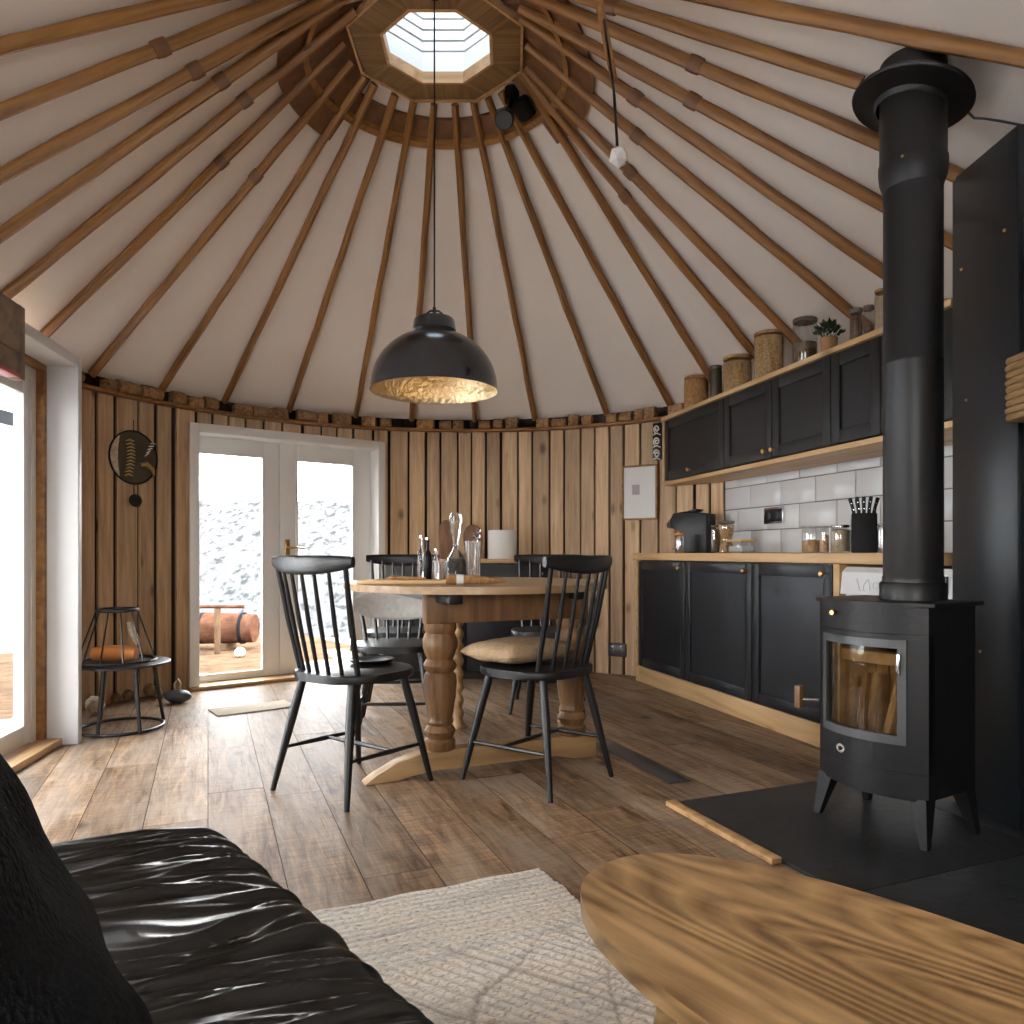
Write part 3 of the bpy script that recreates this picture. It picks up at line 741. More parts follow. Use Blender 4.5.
tag(obj('upright_panel', m_, 'worktop_wood', loc=kloc(0, 0), rotz=KROT), 'pale wood upright between the right base cabinet and the white appliance', 'panel')
# white appliance under the right end of the worktop
t = thing('washing_machine', 'white washing machine under the worktop behind the stove pipe', 'appliance', kloc(s_[3]+0.06, 0), KROT)
m_ = MB(); m_.bounds(0, 0.60, 0.0, 0.38, 0.004, 0.868, 0.006); obj('body', m_, 'appliance_white', t)
m_ = MB(); m_.prism([(-0.03, 0.745), (-0.018, 0.845), (0.0, 0.862), (0.0, 0.745)], 0.0, 0.60, 0.003)
for v in m_.bm.verts: v.co = Vector((v.co.z, v.co.x, v.co.y))
cpn = obj('control_panel', m_, 'appliance_white', t)
m_ = MB()
def mark(m_, pts, r=0.001): m_.tube([(x, -0.0325+(z-0.745)*0.1, z) for x, z in pts], r, 5)
mark(m_, [(0.10, 0.815), (0.125, 0.765), (0.165, 0.765)]); mark(m_, [(0.165, 0.815), (0.145, 0.79), (0.145, 0.765)]); mark(m_, [(0.17, 0.815), (0.185, 0.765)])
mark(m_, [(0.215+0.016*math.cos(x*0.5), 0.79+0.016*math.sin(x*0.5)) for x in range(14)])
obj('panel_marks', m_, 'emboss_grey', cpn)
m_ = MB(); m_.tube([(0.3+0.17*math.cos(R(10*i)), -0.01, 0.42+0.17*math.sin(R(10*i))) for i in range(36)], 0.022, 10, closed=True); obj('door_ring', m_, 'plastic_grey', t)
m_ = MB(); m_.bounds(0.47, 0.58, -0.038, -0.026, 0.77, 0.84, 0.002); obj('drawer_slot', m_, 'plastic_grey', t)

# ------------------------------------------------------------------ tiles over the worktop
TY = 0.42; tx0 = 0.45; tx1 = 2.80; TZ0, TZ1 = 0.932, 1.425
m_ = MB(); m_.bounds(tx0, tx1, TY+0.006, TY+0.04, TZ0, TZ1); tg = struct('wall_tiles', m_, 'grout', loc=kloc(0, 0), rotz=KROT)
m_ = MB(); tw, thh, gp = 0.305, 0.140, 0.006
for r_ in range(4):
    z0 = TZ0+r_*(thh+gp); z1 = min(z0+thh, TZ1)
    x = tx0-(0.16 if r_ % 2 else 0.02)
    while x < tx1:
        a, b_ = max(x, tx0), min(x+tw, tx1)
        if b_-a > 0.02: m_.bounds(a, b_, TY-0.001, TY+0.008, z0, z1, 0.0025)
        x += tw+gp
obj('tile_field', m_, 'tile', tg)
# ------------------------------------------------------------------ wall cabinets
UA = Vector((1.106, 5.317)); UX = Vector((0.511, -2.127)).normalized(); UY = Vector((-UX.y, UX.x)); UROT = math.atan2(UX.y, UX.x)
us = lambda px, off=0.0: ks(px, off, UA, UX, UY)
uloc = lambda s, off, z=0.0: kloc(s, off, z, UA, UX, UY)
ub = [us(667), us(726.7), us(774.6), us(834), us(884), us(953)+0.02]
ZU0, ZU1 = 1.45, 1.872
UD = 0.262
names = ['leftmost, above the coffee machine', 'second from the left', 'third from the left, with a knob at its lower left', 'fourth from the left, beside the stove pipe', 'rightmost, beyond the stove pipe']
for i in range(5):
    a, b_ = ub[i], ub[i+1]; wdt = b_-a
    t = thing('wall_cabinet', 'black shaker wall cabinet, %s' % names[i], 'cabinet', uloc(a, 0), UROT, 'black wall cabinets')
    dl = [wall_depth(UA+UX*x, UY, UD) for x in (a, a+wdt*0.5, b_)]
    m_ = MB(); m_.prism([(0.001, 0.002), (wdt-0.001, 0.002), (wdt-0.001, dl[2]), (wdt*0.5, dl[1]), (0.001, dl[0])], ZU0, ZU1); obj('carcass', m_, 'upper_black', t)
    m_ = MB(); shaker(m_, 0.003, wdt-0.003, ZU0-0.004, ZU1-0.002, fw=0.062); d_ = obj('door', m_, 'upper_black', t)
    kx = [wdt*0.48, wdt-0.045, 0.03, 0.03, 0.03][i]
    if i < 3: knob(d_, kx, -0.02, ZU0+0.035)
def quadboard(name, z0, z1, fy0, lab, cat, s0, s1):    # board from the cabinets' front line back to the tiled wall
    o_ = UA; n = 24; fr_, bk_ = [], []
    for i in range(n+1):
        s = s0+(s1-s0)*i/n; q_ = UA+UX*s+UY*fy0; d = (KA+KY*0.412-q_).dot(KY)/UY.dot(KY)
        fr_.append((s, fy0)); bk_.append((s, fy0+wall_depth(q_, UY, d)))
    loc = [fr_[0], fr_[-1]]+bk_[::-1]
    m_ = MB(); m_.prism(loc, z0, z1, 0.002)
    return tag(obj(name, m_, 'worktop_wood', loc=(o_.x, o_.y, 0), rotz=UROT), lab, cat)
quadboard('cabinet_top_board', 1.876, 1.902, -0.03, 'long pale wood shelf board lying on top of the wall cabinets', 'shelf', -0.02, ub[-1])
quadboard('cabinet_bottom_board', ZU0-0.034, ZU0-0.008, 0.0, 'pale wood board under the wall cabinets above the tiles', 'shelf', -0.02, ub[-1])
m_ = MB(); m_.bounds(-0.022, -0.002, -0.018, wall_depth(UA+UX*-0.022, UY, UD)-0.012, ZU0-0.004, 1.874, 0.002)
tag(obj('cabinet_side_board', m_, 'worktop_wood', loc=uloc(0, 0), rotz=UROT), 'narrow pale wood side board at the left end of the wall cabinets', 'panel')

# ------------------------------------------------------------------ jars on top of the wall cabinets
ZJ = 1.903
def jar(name, px0, px1, ptop, lab, body, lid, cat='jar', off=0.10, fill=None, fillm=None, fz=0.6, lidh=0.022, group='jars on the wall cabinets', base=ZJ, loc_fn=None, nlid=True, sfun=us, clampb='chrome'):
    s = sfun((px0+px1)/2, off); p = Vector(loc_fn(s, off)) if loc_fn else Vector(uloc(s, off))
    r = (px1-px0)/2*p.y/F*0.97; h = CH+(HZ-ptop)*p.y/F-base
    t = thing(name, lab, cat, (p.x, p.y, base), random.uniform(0, 3), group)
    hb = h-lidh
    prof = [(r*0.92, 0), (r, 0.008), (r, hb-0.02), (r*0.93, hb-0.004), (r*0.9, hb)]
    m_ = MB(); m_.lathe(prof, 28); obj('body', m_, body, t)
    if fill:
        m_ = MB(); m_.lathe([(r*0.88, 0.006), (r*0.94, 0.012), (r*0.94, hb*fz), (r*0.5, hb*fz+0.006), (0.0004, hb*fz+0.003)], 28); obj('contents', m_, fill, t)
    if nlid:
        m_ = MB(); m_.lathe([(r*0.93, hb+0.0005), (r*1.0, hb+0.004), (r*1.0, h-0.004), (r*0.95, h), (0.0005, h+0.001)], 28); obj('lid', m_, lid, t)
    return t, r, h
jar('storage_jar', 684, 708, 377, 'squat cork-brown storage jar, leftmost on top of the wall cabinets', 'jar_cork', 'jar_cork')
jar('storage_jar', 710, 722, 366, 'narrow dark brown tin standing second from the left above the wall cabinets', 'tin_dark', 'dark_lid')
jar('storage_jar', 723, 752, 357, 'broad glass-shouldered jar with wooden lid, third from the left above the cabinets', 'jar_glass', 'jar_cork', fill='pasta', fz=0.93)
jar('storage_jar', 754, 784, 333, 'tallest cork-brown jar with wooden lid above the second and third cabinets', 'jar_glass', 'jar_cork', fill='pasta', fz=0.96, lidh=0.018)
jar('storage_jar', 793, 817, 319, 'clear glass jar half filled with brown grains left of the potted plant', 'jar_glass', 'dark_lid', fill='beans', fz=0.55)
s = us(829, 0.10); p = Vector(uloc(s, 0.10))
t = thing('potted_plant', 'small green plant in a brown pot on top of the wall cabinets', 'plant', (p.x, p.y, ZJ))
m_ = MB(); m_.lathe([(0.03, 0), (0.033, 0.003), (0.042, 0.105), (0.038, 0.108), (0.036, 0.10), (0.0004, 0.098)], 24); obj('pot', m_, 'terracotta', t)
m_ = MB(); rl = random.Random(9)
for i in range(130):
    a = rl.uniform(0, 6.28); e_ = rl.uniform(-0.3, 1.5); rr = rl.uniform(0.03, 0.068)
    c_ = Vector((math.cos(a)*math.cos(e_)*rr, math.sin(a)*math.cos(e_)*rr, 0.145+math.sin(e_)*rr*0.75))
    d_ = (c_-Vector((0, 0, 0.09))).normalized(); sd = d_.cross(Vector((rl.uniform(-1, 1), rl.uniform(-1, 1), 0.3))).normalized()*0.009
    up_ = d_*0.016; nn = d_.cross(sd).normalized()*0.003
    v0 = m_.bm.verts.new(c_-up_); v1 = m_.bm.verts.new(c_+sd+nn); v2 = m_.bm.verts.new(c_+up_); v3 = m_.bm.verts.new(c_-sd+nn)
    m_.bm.faces.new((v0, v1, v2, v3))
for i in range(14):
    a = i*0.45; m_.tube([(0, 0, 0.07), (0.02*math.cos(a), 0.02*math.sin(a), 0.10), (0.045*math.cos(a), 0.045*math.sin(a), 0.135)], 0.0016, 5)
obj('foliage', m_, 'leaf_green', t, recalc=False)
jar('storage_jar', 850, 862.5, 309, 'slim glass jar of dark grains just right of the potted plant', 'jar_glass', 'dark_lid', fill='beans', fz=0.8)
jar('storage_jar', 863.5, 874, 306, 'slim clear glass jar with dark contents, second right of the potted plant', 'jar_glass', 'dark_lid', fill='beans', fz=0.5)
jar('storage_jar', 875, 892, 290, 'tall glass jar of pale brown oats beside the stove pipe above the cabinets', 'jar_glass', 'jar_cork', fill='oats', fz=0.9, lidh=0.014)
s = us(944, 0.10); p = Vector(uloc(s, 0.10))
m_ = MB(); m_.lathe([(0.035, 0), (0.06, 0.01), (0.075, 0.04), (0.07, 0.043), (0.055, 0.016), (0.0004, 0.009)], 28)
tag(obj('wooden_bowl', m_, 'jar_cork', loc=(p.x, p.y, ZJ)), 'shallow brown wooden bowl on the cabinets right of the stove pipe', 'bowl')

# ------------------------------------------------------------------ things on the worktop
ZW = 0.931
kl = lambda s, off, z=0.0: kloc(s, off, z)
s0 = ks(672, 0.2); s1 = ks(717, 0.2); s = (s0+s1)/2
t = thing('coffee_machine', 'black capsule coffee machine at the left end of the worktop', 'coffee machine', kloc(s, 0.2, ZW), KROT+R(35))
hM = 0.285; 
m_ = MB(); m_.prism([(-0.10, 0), (0.13, 0), (0.13, 0.262), (-0.015, 0.282), (-0.115, 0.27), (-0.14, 0.225), (-0.135, 0.17), (-0.06, 0.155), (-0.05, 0.03), (-0.10, 0.028)], -0.075, 0.075, 0.008)
for v in m_.bm.verts: v.co = Vector((v.co.x, v.co.z, v.co.y))
obj('body', m_, 'plastic_black', t)
m_ = MB(); m_.tube([(-0.15, -0.045, 0.19), (-0.165, 0, 0.205), (-0.15, 0.045, 0.19)], [0.025, 0.03, 0.025], 12); obj('brew_head', m_, 'chrome', t, label='chrome brew head')
m_ = MB(); m_.bounds(-0.13, -0.055, -0.06, 0.06, 0.028, 0.04, 0.004); obj('drip_tray', m_, 'chrome', t)
m_ = MB(); m_.prism([(-0.02, 0.283), (0.03, 0.30), (0.06, 0.295), (0.03, 0.278)], -0.05, 0.05, 0.003)
for v in m_.bm.verts: v.co = Vector((v.co.x, v.co.z, v.co.y))
obj('lever', m_, 'plastic_black', t)
s = ks(684, 0.05); t = thing('steel_canister', 'small steel canister with an orange top beside the coffee machine', 'canister', kloc(s, 0.02, ZW), 0)
m_ = MB(); m_.lathe([(0.026, 0), (0.028, 0.003), (0.028, 0.112), (0.026, 0.115)], 24); obj('body', m_, 'chrome', t)
m_ = MB(); m_.lathe([(0.031, 0.1155), (0.031, 0.128), (0.027, 0.131), (0.0004, 0.132)], 24); obj('lid', m_, 'orange_paint', t, label='orange lid')
def wj(name, x0, x1, ptop, off, lab, body, lid, **k):
    return jar(name, x0, x1, ptop, lab, body, lid, off=off, base=ZW, loc_fn=lambda s, o: kloc(s, o), sfun=ks, group='jars on the worktop', **k)
wj('spice_jar', 711, 718, 525, 0.10, 'small glass jar of dark beans right of the coffee machine', 'jar_glass', 'dark_lid', fill='beans', fz=0.9, lidh=0.012)
# pasta jar shaped like an hourglass
s = ks(726, 0.16); p = Vector(kloc(s, 0.16)); t = thing('pasta_jar', 'waisted glass jar of pasta with dark lid between coffee machine and socket', 'jar', (p.x, p.y, ZW), 0, 'jars on the worktop')
q1 = 0.009*p.y
pf = [(0.044, 0), (0.048, 0.006), (0.045, 0.04), (0.036, 0.075), (0.037, 0.095), (0.049, 0.13), (0.05, 0.17), (0.047, 0.182)]
m_ = MB(); m_.lathe(pf, 28); obj('body', m_, 'jar_glass', t)
m_ = MB(); m_.lathe([(r*0.92, z+0.002) for r, z in pf[:-1]]+[(0.0004, 0.172)], 28); obj('contents', m_, 'pasta', t)
m_ = MB(); m_.lathe([(0.049, 0.183), (0.053, 0.186), (0.053, 0.196), (0.0004, 0.199)], 28); obj('lid', m_, 'dark_lid', t)
s = ks(741, 0.14); t = thing('food_container', 'low clear food container with wooden lid right of the pasta jar', 'container', kloc(s, 0.14, ZW), KROT)
m_ = MB(); m_.bounds(-0.075, 0.075, -0.05, 0.05, 0, 0.065, 0.008); obj('body', m_, 'jar_glass', t)
m_ = MB(); m_.bounds(-0.068, 0.068, -0.043, 0.043, 0.006, 0.04, 0.006); obj('contents', m_, 'paper', t)
m_ = MB(); m_.bounds(-0.08, 0.08, -0.055, 0.055, 0.0655, 0.08, 0.004); obj('lid', m_, 'worktop_wood', t)
wj('cookie_jar', 802, 819.5, 526, 0.12, 'glass jar of biscuits, leftmost of the jars beside the knife block', 'jar_glass', 'jar_glass', fill='cookies', fz=0.5, lidh=0.012)
wj('cookie_jar', 820, 829, 526, 0.12, 'narrow glass jar of orange grains between the biscuit and oat jars', 'jar_glass', 'jar_glass', fill='cookies', fz=0.7, lidh=0.012)
wj('oat_jar', 831, 850, 525, 0.12, 'glass jar of pale oats next to the black knife block', 'jar_glass', 'chrome', fill='oats', fz=0.9, lidh=0.014)
s = ks(864, 0.14); p = Vector(kloc(s, 0.14)); t = thing('knife_block', 'black knife block full of black-handled knives on the worktop', 'knife block', (p.x, p.y, ZW), KROT+R(50))
hk = 0.165
m_ = MB(); m_.prism([(-0.06, 0), (0.06, 0), (0.075, hk-0.01), (-0.03, hk+0.02)], -0.055, 0.055, 0.006)
for v in m_.bm.verts: v.co = Vector((v.co.z, v.co.x, v.co.y))
obj('block', m_, 'plastic_black', t)
for i in range(5):
    x = -0.04+0.02*i; lean = (-0.02+0.01*i)
    for j, yy in enumerate((0.0, 0.04) if i in (1, 2, 3) else (0.02,)):
        m_ = MB(); z0 = hk+0.012-0.1*max(0, yy)*2
        m_.tube([(x, yy, z0), (x+lean*0.4, yy+0.004, z0+0.04), (x+lean, yy+0.012, z0+0.085)], [0.0085, 0.0075, 0.009], 8); k_ = obj('knife', m_, 'plastic_black', t)
        m_ = MB(); m_.cyl((x+lean*0.2, yy-0.007, z0+0.03), (x+lean*0.2, yy-0.0095, z0+0.03), 0.002, n=8).cyl((x+lean*0.7, yy+0.0, z0+0.06), (x+lean*0.7, yy-0.002, z0+0.06), 0.002, n=8); obj('rivet', m_, 'chrome', k_)
wj('metal_canister', 878, 893, 524, 0.12, 'grey metal canister half hidden by the stove pipe, beside the knife block', 'chrome', 'chrome', cat='canister', lidh=0.01)
# double socket in the tiles
a, b_ = ks(765, TY), ks(784.5, TY)
t = thing('tile_socket', 'steel framed black double socket set in the white tiles', 'socket', kloc((a+b_)/2, TY-0.0015), KROT)
w2 = (b_-a)/2; zc = CH+(HZ-515.5)*kloc((a+b_)/2, TY)[1]/F
m_ = MB(); m_.bounds(-w2, w2, -0.008, 0.0, zc-0.05, zc+0.05, 0.002); obj('frame', m_, 'chrome', t)
m_ = MB(); m_.bounds(-w2+0.012, w2-0.012, -0.011, -0.0085, zc-0.038, zc+0.038, 0.001); obj('face', m_, 'plastic_black', t)
m_ = MB()
for x in (-w2*0.45, w2*0.45): m_.bounds(x-0.004, x+0.004, -0.014, -0.0112, zc-0.02, zc+0.02).bounds(x+0.012, x+0.02, -0.014, -0.0112, zc-0.015, zc+0.015)
obj('contacts', m_, 'plastic_grey', t)

# ------------------------------------------------------------------ tall black cabinet on the right
t = thing('tall_cabinet', 'tall black-blue metal cabinet rising to the roof at the right edge', 'cabinet', (0, 0, 0))
X0 = 1.665
m_ = MB(); zt = min(ceil_z(X0, 2.435), ceil_z(X0+0.06, 2.80), ceil_z(X0+0.06, 2.435), ceil_z(X0, 2.8)); print('CEIL at cabinet', zt); zt = min(2.36, zt-0.012)
m_.bounds(X0, X0+0.06, 2.435, 2.80, 0.014, zt, 0.004); obj('side_panel', m_, 'steel_black', t)
m_ = MB(); m_.bounds(X0+0.012, X0+0.42, 1.75, 2.43, 0.014, 2.03, 0.004); obj('body', m_, 'steel_black', t)
m_ = MB()
for (y, z) in ((2.74, 1.98), (2.50, 2.02), (2.71, 1.49), (2.63, 0.58)): m_.sphere((X0-0.001, y, z), 0.006, sub=2)
obj('screw_head', m_, 'brass', t)
# wicker box on its side
t = thing('wicker_basket', 'woven wicker basket hung on the black cabinet at the right edge', 'basket', (1.600, 2.19, -0.035))
m_ = MB()
for k in range(9):
    z = 1.385+k*0.022
    pts = []
    for u in range(40):
        a = u/40*2*math.pi; x = 0.055*math.copysign(abs(math.cos(a))**0.35, math.cos(a)); y = 0.13*math.copysign(abs(math.sin(a))**0.35, math.sin(a))
        wv_ = 0.004*math.cos(u*math.pi/2+k*math.pi)
        pts.append((x*(1+wv_*8), y*(1+wv_*3), z))
    m_.tube(pts, 0.012, 8, closed=True)
obj('weave', m_, 'wicker', t)
m_ = MB(); m_.bounds(-0.05, 0.05, -0.125, 0.125, 1.374, 1.382, 0.002); obj('bottom', m_, 'wicker', t)

# ------------------------------------------------------------------ hearth and stove
h0 = G(675, 805); h1 = G(822, 783); hd = Vector((h1.x-h0.x, h1.y-h0.y)).normalized(); he = Vector((hd.y, -hd.x))
HR = math.atan2(hd.y, hd.x)
m_ = MB()
m_.bounds(0, 0.83, -0.80, -0.003, 0.0025, 0.014, 0.002).bounds(0.0, 0.83, -1.7, -0.803, 0.0025, 0.014, 0.002)
m_.bounds(0.833, 0.95, -0.80, -0.003, 0.0025, 0.014, 0.002).bounds(0.833, 1.08, -1.7, -0.803, 0.0025, 0.014, 0.002)
tag(obj('slate_hearth', m_, 'slate', loc=(h0.x, h0.y, 0), rotz=HR), 'dark slate hearth slab in front of the wood stove', 'hearth')
m_ = MB(); m_.bounds(-0.042, -0.003, -0.56, 0.0, 0.0025, 0.022, 0.004)
tag(obj('hearth_edging', m_, 'trim_wood', loc=(h0.x, h0.y, 0), rotz=HR), 'pale wood edging strip along the left side of the slate hearth', 'edging')
SC = Vector((1.32, 2.53)); sx = Vector((0.5, -0.866)); SROT = math.atan2(sx.y, sx.x); ZH = 0.0145
t = thing('wood_stove', 'black cast-iron wood stove with a bowed glass door on the slate hearth', 'stove', (SC.x, SC.y, ZH), SROT)
hw = 0.195
def plan(grow=0.0, back=0.11, front=-0.15, bow=0.075, n=14):
    pts = [(hw+grow, back+grow), (-hw-grow, back+grow), (-hw-grow, front)]
    for i in range(1, n):
        u = i/n; pts.append((-hw-grow+2*(hw+grow)*u, front-(bow+grow)*(1-(2*u-1)**2)))
    pts.append((hw+grow, front)); return pts
B0, B1 = 0.15, 0.745
m_ = MB(); m_.prism(plan(), B0, 0.225); m_.prism(plan(), 0.66, B1); 
def shellpart(m_, pts, z0, z1):
    n = len(pts); lo = [m_.bm.verts.new((x, y, z0)) for x, y in pts]; hi = [m_.bm.verts.new((x, y, z1)) for x, y in pts]
    for i in range(n-1): m_.bm.faces.new((lo[i], lo[i+1], hi[i+1], hi[i]))
bo = plan()
# side and back walls between base and top, leaving the front open for the door
m_.bounds(hw-0.03, hw, -0.15, 0.11, 0.225, 0.66).bounds(-hw, -hw+0.03, -0.15, 0.11, 0.225, 0.66).bounds(-hw+0.03, hw-0.03, 0.08, 0.11, 0.225, 0.66)
obj('body', m_, 'stove_black', t)
m_ = MB(); m_.prism(plan(-0.012, bow=0.07), B0-0.012, B0+0.002); obj('ash_lip', m_, 'stove_black', t)
m_ = MB(); m_.prism(plan(0.018), B1, B1+0.014, 0.003); obj('top_plate', m_, 'stove_black', t)
def fy(x, bow=0.075, front=-0.15): return front-bow*(1-min(1, abs(x)/hw)**2)
def bowed(m_, x0, x1, z0, z1, d0, d1, n=14):
    st_ = []
    for i in range(n+1):
        a = x0+(x1-x0)*i/n; y = fy(a)
        st_.append([m_.bm.verts.new(v) for v in ((a, y+d0, z0), (a, y+d1, z0), (a, y+d1, z1), (a, y+d0, z1))])
    for u, v in zip(st_, st_[1:]):
        for k in range(4): m_.bm.faces.new((u[k], v[k], v[(k+1) % 4], u[(k+1) % 4]))
    m_.bm.faces.new(st_[0]); m_.bm.faces.new(st_[-1][::-1])
dw0, dw1, dz0, dz1 = -0.135, 0.125, 0.34, 0.615
m_ = MB()
bowed(m_, -hw, hw, 0.226, dz0-0.025, 0.0, 0.03); bowed(m_, -hw, hw, dz1+0.025, 0.659, 0.0, 0.03); bowed(m_, -hw, dw0-0.02, dz0-0.025, dz1+0.025, 0.0, 0.03, 4); bowed(m_, dw1+0.02, hw, dz0-0.025, dz1+0.025, 0.0, 0.03, 4)
dr = obj('door', m_, 'stove_black', t)
m_ = MB()
bowed(m_, dw0-0.022, dw1+0.022, dz0-0.027, dz0, -0.008, 0.02); bowed(m_, dw0-0.022, dw1+0.022, dz1, dz1+0.027, -0.008, 0.02); bowed(m_, dw0-0.022, dw0, dz0, dz1, -0.008, 0.02, 3); bowed(m_, dw1, dw1+0.022, dz0, dz1, -0.008, 0.02, 3)
obj('window_rim', m_, 'stove_grey', dr, label='grey rim around the stove window')
m_ = MB(); bowed(m_, dw0, dw1, dz0, dz1, 0.004, 0.009); obj('window_glass', m_, 'stove_glass', dr)
m_ = MB(); m_.bounds(dw1+0.001, dw1+0.014, fy(dw1)-0.018, fy(dw1)-0.009, 0.535, 0.60, 0.002); obj('hinge', m_, 'chrome', dr)
# firebricks and logs inside
m_ = MB()
for i in range(6): m_.bounds(-0.15+0.05*i, -0.104+0.05*i, 0.03, 0.06, 0.24, 0.60, 0.003)
m_.bounds(-0.155, -0.13, -0.13, 0.03, 0.24, 0.60).bounds(0.13, 0.155, -0.13, 0.03, 0.24, 0.60).bounds(-0.15, 0.15, -0.12, 0.03, 0.545, 0.585, 0.004)
obj('firebricks', m_, 'firebrick', t)
for i, (x, y, lean) in enumerate(((-0.09, -0.10, 0.02), (-0.045, -0.13, -0.02), (0.0, -0.09, 0.015), (0.055, -0.12, 0.03), (0.09, -0.08, -0.02))):
    m_ = MB(); m_.tube([(x, y, 0.2265), (x+lean, y+0.03, 0.36), (x+lean*1.6, y+0.07, 0.50)], [0.018, 0.017, 0.015], 8); obj('fire_log', m_, 'bark' if i % 2 else 'firebrick', t)
# feet
for (x, y) in ((-hw+0.03, -0.135), (hw-0.03, -0.135), (-hw+0.03, 0.085), (hw-0.03, 0.085)):
    m_ = MB(); gx, gy = (0.028 if x > 0 else -0.028), (0.028 if y > 0 else -0.028)
    top = [(x-0.028, y-0.026), (x+0.028, y-0.026), (x+0.028, y+0.026), (x-0.028, y+0.026)]
    lo = [m_.bm.verts.new((x+gx+(a-x)*0.4, y+gy+(b_-y)*0.4, 0.0)) for a, b_ in top]; hi = [m_.bm.verts.new((a, b_, B0)) for a, b_ in top]
    m_.bm.faces.new(lo[::-1]); m_.bm.faces.new(hi)
    for j in range(4): m_.bm.faces.new((lo[j], lo[(j+1) % 4], hi[(j+1) % 4], hi[j]))
    obj('foot', m_, 'stove_black', t)
# handle on the left of the door, air knobs
m_ = MB(); hx = -hw+0.005
m_.tube([(hx+0.02, -0.16, 0.40), (hx-0.01, -0.21, 0.40), (hx-0.03, -0.225, 0.40)], 0.006, 8); hn = obj('handle_stem', m_, 'chrome', t, label='chrome handle stem')
m_ = MB(); m_.bounds(hx-0.045, hx-0.02, -0.24, -0.212, 0.37, 0.45, 0.005); obj('handle_grip', m_, 'table_wood', hn, label='brown wooden grip')
m_ = MB(); x = -0.09; m_.tube([(x, fy(x)+0.002, 0.715), (x, fy(x)-0.012, 0.715), (x, fy(x)-0.02, 0.715)], [0.005, 0.01, 0.008], 14); obj('air_knob', m_, 'brass', t, label='small brass knob')
m_ = MB(); x = -0.06; m_.tube([(x, fy(x)+0.002, 0.265), (x, fy(x)-0.006, 0.265)], [0.015, 0.015], 20)
bd = obj('round_badge', m_, 'chrome', t, label='round chrome badge')
m_ = MB(); m_.tube([(x, fy(x)-0.0062, 0.265), (x, fy(x)-0.008, 0.265)], [0.007, 0.007], 16); obj('badge_centre', m_, 'stove_black', bd)
# flue pipe
FX, FY = 0.04, 0.02
fp = SC+sx*FX+Vector((0.866, 0.5))*FY
zt = ceil_z(fp.x, fp.y)
ff = thing('flue_pipe', 'black stove flue pipe rising from the stove to the roof', 'flue', (fp.x, fp.y, ZH+B1+0.0145), 0)
zb = ZH+B1+0.0145
m_ = MB(); m_.lathe([(0.103, 0), (0.103, 0.052), (0.099, 0.058)], 40); obj('collar', m_, 'flue_black', ff)
m_ = MB(); m_.lathe([(0.094, 0.058), (0.094, 0.075), (0.0915, 0.079), (0.0915, 0.79), (0.0925, 0.792), (0.0925, 0.80), (0.091, 0.803), (0.091, 1.40)], 40); obj('pipe', m_, 'flue_black', ff)
top = zt-zb
m_ = MB(); m_.lathe([(0.0915, 1.385), (0.103, 1.42), (0.106, 1.45), (0.106, 1.475), (0.1025, 1.485), (0.1025, top-0.02)], 40); obj('sleeve', m_, 'flue_black', ff)
m_ = MB(); m_.sphere((-0.075, -0.075, 1.46), 0.005, sub=2); obj('sleeve_screw', m_, 'brass', ff)
# sloping roof flange
g = 0.05; gx = (ceil_z(fp.x+g, fp.y)-ceil_z(fp.x-g, fp.y))/(2*g); gy = (ceil_z(fp.x, fp.y+g)-ceil_z(fp.x, fp.y-g))/(2*g)
nrm = Vector((-gx, -gy, 1)).normalized(); nrm = (nrm+Vector((0, 0, 1.2))).normalized(); ax1 = Vector((0, -1, 0)).cross(nrm)*-1; ax1.normalize(); ax2 = nrm.cross(ax1)
m_ = MB()
FD = 0.0
prf = [(0.104, -0.05-FD), (0.115, -0.035-FD), (0.186, -0.022-FD), (0.190, -0.016-FD), (0.186, -0.008-FD), (0.13, 0.02-FD), (0.104, 0.025-FD)]
rg = [[m_.bm.verts.new(Vector((0, 0, top-0.135))+ax1*r_*math.cos(2*math.pi*j/48)+ax2*r_*math.sin(2*math.pi*j/48)+nrm*d_) for j in range(48)] for r_, d_ in prf]
for a, b_ in zip(rg, rg[1:]+rg[:1]):
    for j in range(48): m_.bm.faces.new((a[j], a[(j+1) % 48], b_[(j+1) % 48], b_[j]))
obj('roof_flange', m_, 'flue_black', ff)
# thin cable from the flange to the wall
pts = [P(966, 110, 2.50), P(974, 118, 2.50), P(984, 118.5, 2.49), P(1000, 121, 2.47), P(1026, 126, 2.44), P(1060, 128, 2.38), P(1100, 120, 2.30)]
m_ = MB(); m_.tube(pts, 0.004, 6); tag(obj('roof_cable', m_, 'plastic_black'), 'thin black cable running from the flue flange to the right edge over the black cabinet', 'cable')
